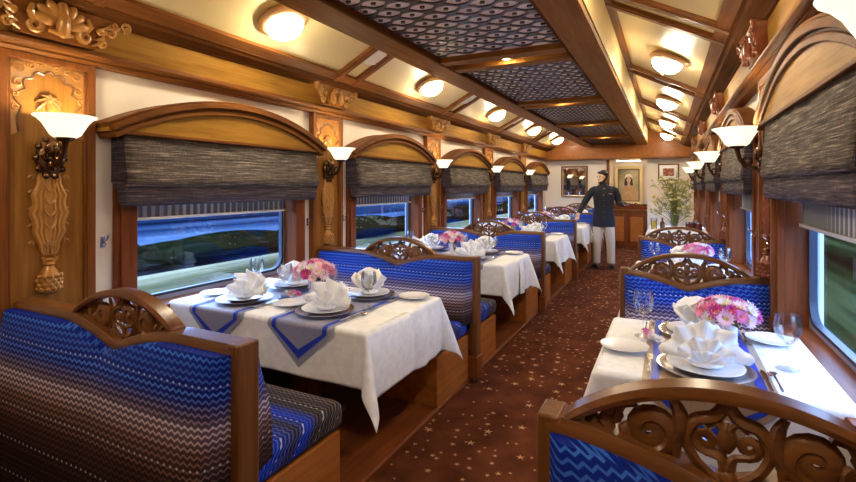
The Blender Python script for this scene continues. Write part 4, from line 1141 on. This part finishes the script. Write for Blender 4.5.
def finger(p0, d1, d2, L, r): p0, d1, d2 = Vector(p0), Vector(d1).normalized(), Vector(d2).normalized(); hm.tube([p0, p0 + d1 * L * .5, p0 + d1 * L * .5 + d2 * L * .3, p0 + d1 * L * .45 + d2 * L * .52], [r, r * .95, r * .85, r * .5], 6)
hm.blob((-.442, -.138, .905), (.036, .020, .046), 10, 8)
hm.blob((.352, -.236, 1.105), (.040, .046, .016), 10, 8)
for i in range(4):   # right hand reaching down to the table
    finger((-.466 + .015 * i, -.142 - .004 * i, .880), (-.35, -.35, -1), (-.1, -.1, -1), (.068, .078, .074, .058)[i], .0095)
finger((-.425, -.15, .90), (.3, -.7, -.7), (0, -.3, -1), .06, .0105)
for i in range(4):   # left hand under the tray, fingers forward and curled up round its rim
    finger((.325 + .018 * i, -.25, 1.112), (.2, -1, .0), (.1, -.8, .5), (.062, .074, .07, .055)[i], .0095)
finger((.315, -.225, 1.12), (-.6, -.6, .5), (-.2, -.8, .4), .058, .0105)
hm.tube([hc + fd * .066 + Vector((0, 0, .020)), hc + fd * .085 + Vector((0, 0, -.004)), hc + fd * .078 + Vector((0, 0, -.014))], [.008, .013, .009], 8)   # nose
for s in (-1, 1): hm.blob(hc + fs_ * (s * .073) - fd * .004 + Vector((0, 0, -.005)), (.012, .012, .028), 8, 6)      # ears
vv = [bm.verts.new(p) for p in hm.v]
for f in hm.f:
    try: bm.faces.new([vv[i] for i in f])
    except ValueError: pass
bmesh.ops.recalc_face_normals(bm, faces=bm.faces)
for f in bm.faces: f.smooth = True
bm.to_mesh(body); bm.free(); body.materials.append(M['skin'])
o = bpy.data.objects.new('body', body); COL.objects.link(o); o.parent = t
def ellring(cx, cy, z, rx, ry, n=20): return [(cx + rx * cos(2 * pi * i / n), cy + ry * sin(2 * pi * i / n), z) for i in range(n)]
mb = MB(); mb.loft([ellring(*q) for q in ((0, 0, .715, .195, .135), (0, 0, .80, .190, .135), (0, 0, .92, .178, .125), (0, 0, 1.04, .160, .115), (0, 0, 1.16, .172, .122), (0, 0, 1.28, .188, .122), (0, 0, 1.35, .192, .110), (0, 0, 1.40, .170, .094), (0, 0, 1.425, .125, .084), (-.004, -.004, 1.44, .085, .075), (-.006, -.008, 1.465, .060, .062), (-.007, -.010, 1.495, .056, .058))])
mb.tube([(-.09, .003, 1.372), (-.135, .005, 1.368), (-.178, .006, 1.345), (-.255, -.005, 1.26), (-.315, -.02, 1.145), (-.37, -.07, 1.045), (-.415, -.105, .95)], [.045, .066, .072, .064, .057, .051, .045], 12)
mb.tube([(.09, .003, 1.372), (.135, .005, 1.368), (.178, .006, 1.345), (.225, .03, 1.25), (.255, .03, 1.13), (.29, -.07, 1.115), (.335, -.20, 1.112)], [.045, .066, .072, .064, .057, .051, .045], 12)
mb.build('jacket', 'navy', t, smooth=80)
mb = MB()
for i, z in enumerate((1.38, 1.28, 1.18, 1.08, .98, .88)): mb.blob((-.0, -(.098, .127, .127, .121, .125, .13)[i], z), (.008, .005, .008), 8, 6)
mb.build('buttons', 'gold', t)
MB().box(.075, .135, -.122, -.114, 1.285, 1.303).build('name_badge', 'silver', t, bevel=.002)
for s in (-1, 1):
    pts = [(s * .085, 0, .80, .085, .105), (s * .092, 0, .66, .090, .10), (s * .11, -.01, .48, .078, .085), (s * .118, 0, .28, .070, .078), (s * .122, .012, .075, .066, .075)]
    MB().loft([ellring(*q, 16) for q in pts]).build('trouser_leg', 'trouser', t, smooth=80)
    mb = MB(); mb.blob((s * .13, -.045, .042), (.045, .125, .042), 12, 8); mb.blob((s * .122, .02, .06), (.045, .055, .045), 10, 6)
    mb.add(*(lambda b: (b.v, b.f))(MB().box(s * .13 - .04, s * .13 + .04, -.15, .06, 0, .014)))
    mb.build('shoe', 'black', t, smooth=60)
mb = MB(); Rz = Matrix.Rotation(atan2(fd.x, -fd.y), 3, 'Z')
mb.blob(hc - fd * .040 + Vector((0, 0, .052)), (.078, .086, .070), 14, 10, Rz); mb.blob(hc - fd * .042 + Vector((0, 0, -.01)), (.076, .06, .075), 12, 8, Rz)
for i in range(7): mb.blob(hc + fd * .030 + fs_ * (.05 * (i - 3) / 3) + Vector((0, 0, .088 + .006 * (i % 2))), (.018, .016, .014), 6, 5)
mb.build('hair', 'hair', t, smooth=80)
for s in (-1, 1):
    MB().blob(hc + fd * .068 + fs_ * (s * .028) + Vector((0, 0, .014)), (.010, .010, .005), 8, 5).build('eye', 'eye', t)
    MB().tube([hc + fd * .070 + fs_ * (s * .014) + Vector((0, 0, .030)), hc + fd * .070 + fs_ * (s * .030) + Vector((0, 0, .033)), hc + fd * .060 + fs_ * (s * .044) + Vector((0, 0, .028))], .004, 5).build('eyebrow', 'hair', t)
MB().tube([hc + fd * .066 + fs_ * -.02 + Vector((0, 0, -.038)), hc + fd * .076 + Vector((0, 0, -.036)), hc + fd * .066 + fs_ * .02 + Vector((0, 0, -.038))], [.003, .006, .003], 6).build('mouth', 'lip', t)
Rt = Matrix.Rotation(radians(8), 3, 'Z'); q = Rt @ Vector((.375, -.335, 1.128)) + Vector((-1.0, 8.97, 0))
tr = empty('serving_tray', q, radians(8), "oval silver serving tray held in the waiter's left hand", 'tray')
mb = MB(); mb.lathe([(.001, 0), (.10, 0), (.13, .012), (.135, .014), (.132, .017), (.10, .005), (.001, .004)], 28); mb.v = [(a * 1.15, b * .8, c) for a, b, c in mb.v]
mb.build('tray_dish', 'silver', tr)
mb = MB(); mb.grid(lambda u, v: ((u - .5) * .17, (v - .5) * .11, .008 + .006 * sin(u * 9) * sin(v * 7)), 12, 10); mb.build('folded_cloth', 'napkin', tr, solid=.004)

# ================================================================== OUTSIDE
GZ = -1.25
o = struct(MB().box(-14, -3.0, -25, 60, GZ - .2, GZ).build('ground_bank', 'grass', smooth=0))
o = struct(MB().box(1.0, 14, -25, 60, GZ - .2, GZ).build('ground_verge', 'grass_d', smooth=0))
o = struct(MB().box(-420, -14, -250, 500, GZ - .3, GZ - .1).build('lake_water', 'water', smooth=0))
o = struct(MB().box(14, 420, -250, 500, GZ - .3, GZ - .05).build('ground_meadow', 'grass_d', smooth=0))
rnd = random.Random(4)
def hedge(x0, hmax, nm, label):
    mb = MB(); y = -25
    while y < 60:
        h = rnd.uniform(.5, 1) * hmax; w = rnd.uniform(1.6, 3.2)
        mb.blob((x0 + rnd.uniform(-.6, .6), y, GZ + h * .45), (w * .55, w, h * .6), 12, 7); y += w * .8
    o = mb.build(nm, 'hedge', smooth=60); o['kind'] = 'stuff'; tag(o, label, 'hedge'); return o
hedge(-15.5, 1.0, 'hedgerow', 'dark blurred hedgerow beyond the left windows')
hedge(12.5, 1.2, 'hedgerow', 'dark hedgerow beyond the right windows')
mb = MB()
for i in range(16): mb.blob((-400, -200 + 45 * i, -5), (40, 60, 22 + 12 * sin(i * 2.1)), 14, 8)
struct(mb.build('ground_hills', 'hill', smooth=60))
mb = MB()
for i in range(16): mb.blob((400, -200 + 45 * i, -5), (40, 60, 25 + 12 * sin(i * 1.7)), 14, 8)
struct(mb.build('ground_ridge', 'hill', smooth=60))

w = bpy.data.worlds.new('sky'); S.world = w; w.use_nodes = True; nt = w.node_tree; nt.nodes.clear()
out = nt.nodes.new('ShaderNodeOutputWorld'); bg = nt.nodes.new('ShaderNodeBackground'); tc = nt.nodes.new('ShaderNodeTexCoord'); mp = nt.nodes.new('ShaderNodeMapping'); no = nt.nodes.new('ShaderNodeTexNoise'); rp = nt.nodes.new('ShaderNodeValToRGB')
mp.inputs['Scale'].default_value = (1.5, 1.5, 7); no.inputs['Scale'].default_value = 1.4; no.inputs['Detail'].default_value = 4
rp.color_ramp.elements[0].position = .35; rp.color_ramp.elements[0].color = (.16, .30, .75, 1); rp.color_ramp.elements[1].position = .7; rp.color_ramp.elements[1].color = (.55, .74, 1, 1)
nt.links.new(tc.outputs['Generated'], mp.inputs[0]); nt.links.new(mp.outputs[0], no.inputs['Vector']); nt.links.new(no.outputs['Fac'], rp.inputs[0]); nt.links.new(rp.outputs[0], bg.inputs[0]); nt.links.new(bg.outputs[0], out.inputs[0])
bg.inputs[1].default_value = 3.3

# ================================================================== CAMERA
cam = bpy.data.cameras.new('camera'); co = bpy.data.objects.new('camera', cam); COL.objects.link(co)
co.location = (0, 0, 1.43); co.rotation_euler = (pi / 2, 0, math.atan(239 / 480)); cam.sensor_width = 36; cam.lens = 36 * 480 / 856
cam.shift_y = -55 / 856; cam.clip_start = .02; cam.clip_end = 1000
S.camera = co
S.view_settings.view_transform = 'Standard'; S.view_settings.look = 'None'; S.view_settings.gamma = 1; S.view_settings.exposure = 1.95
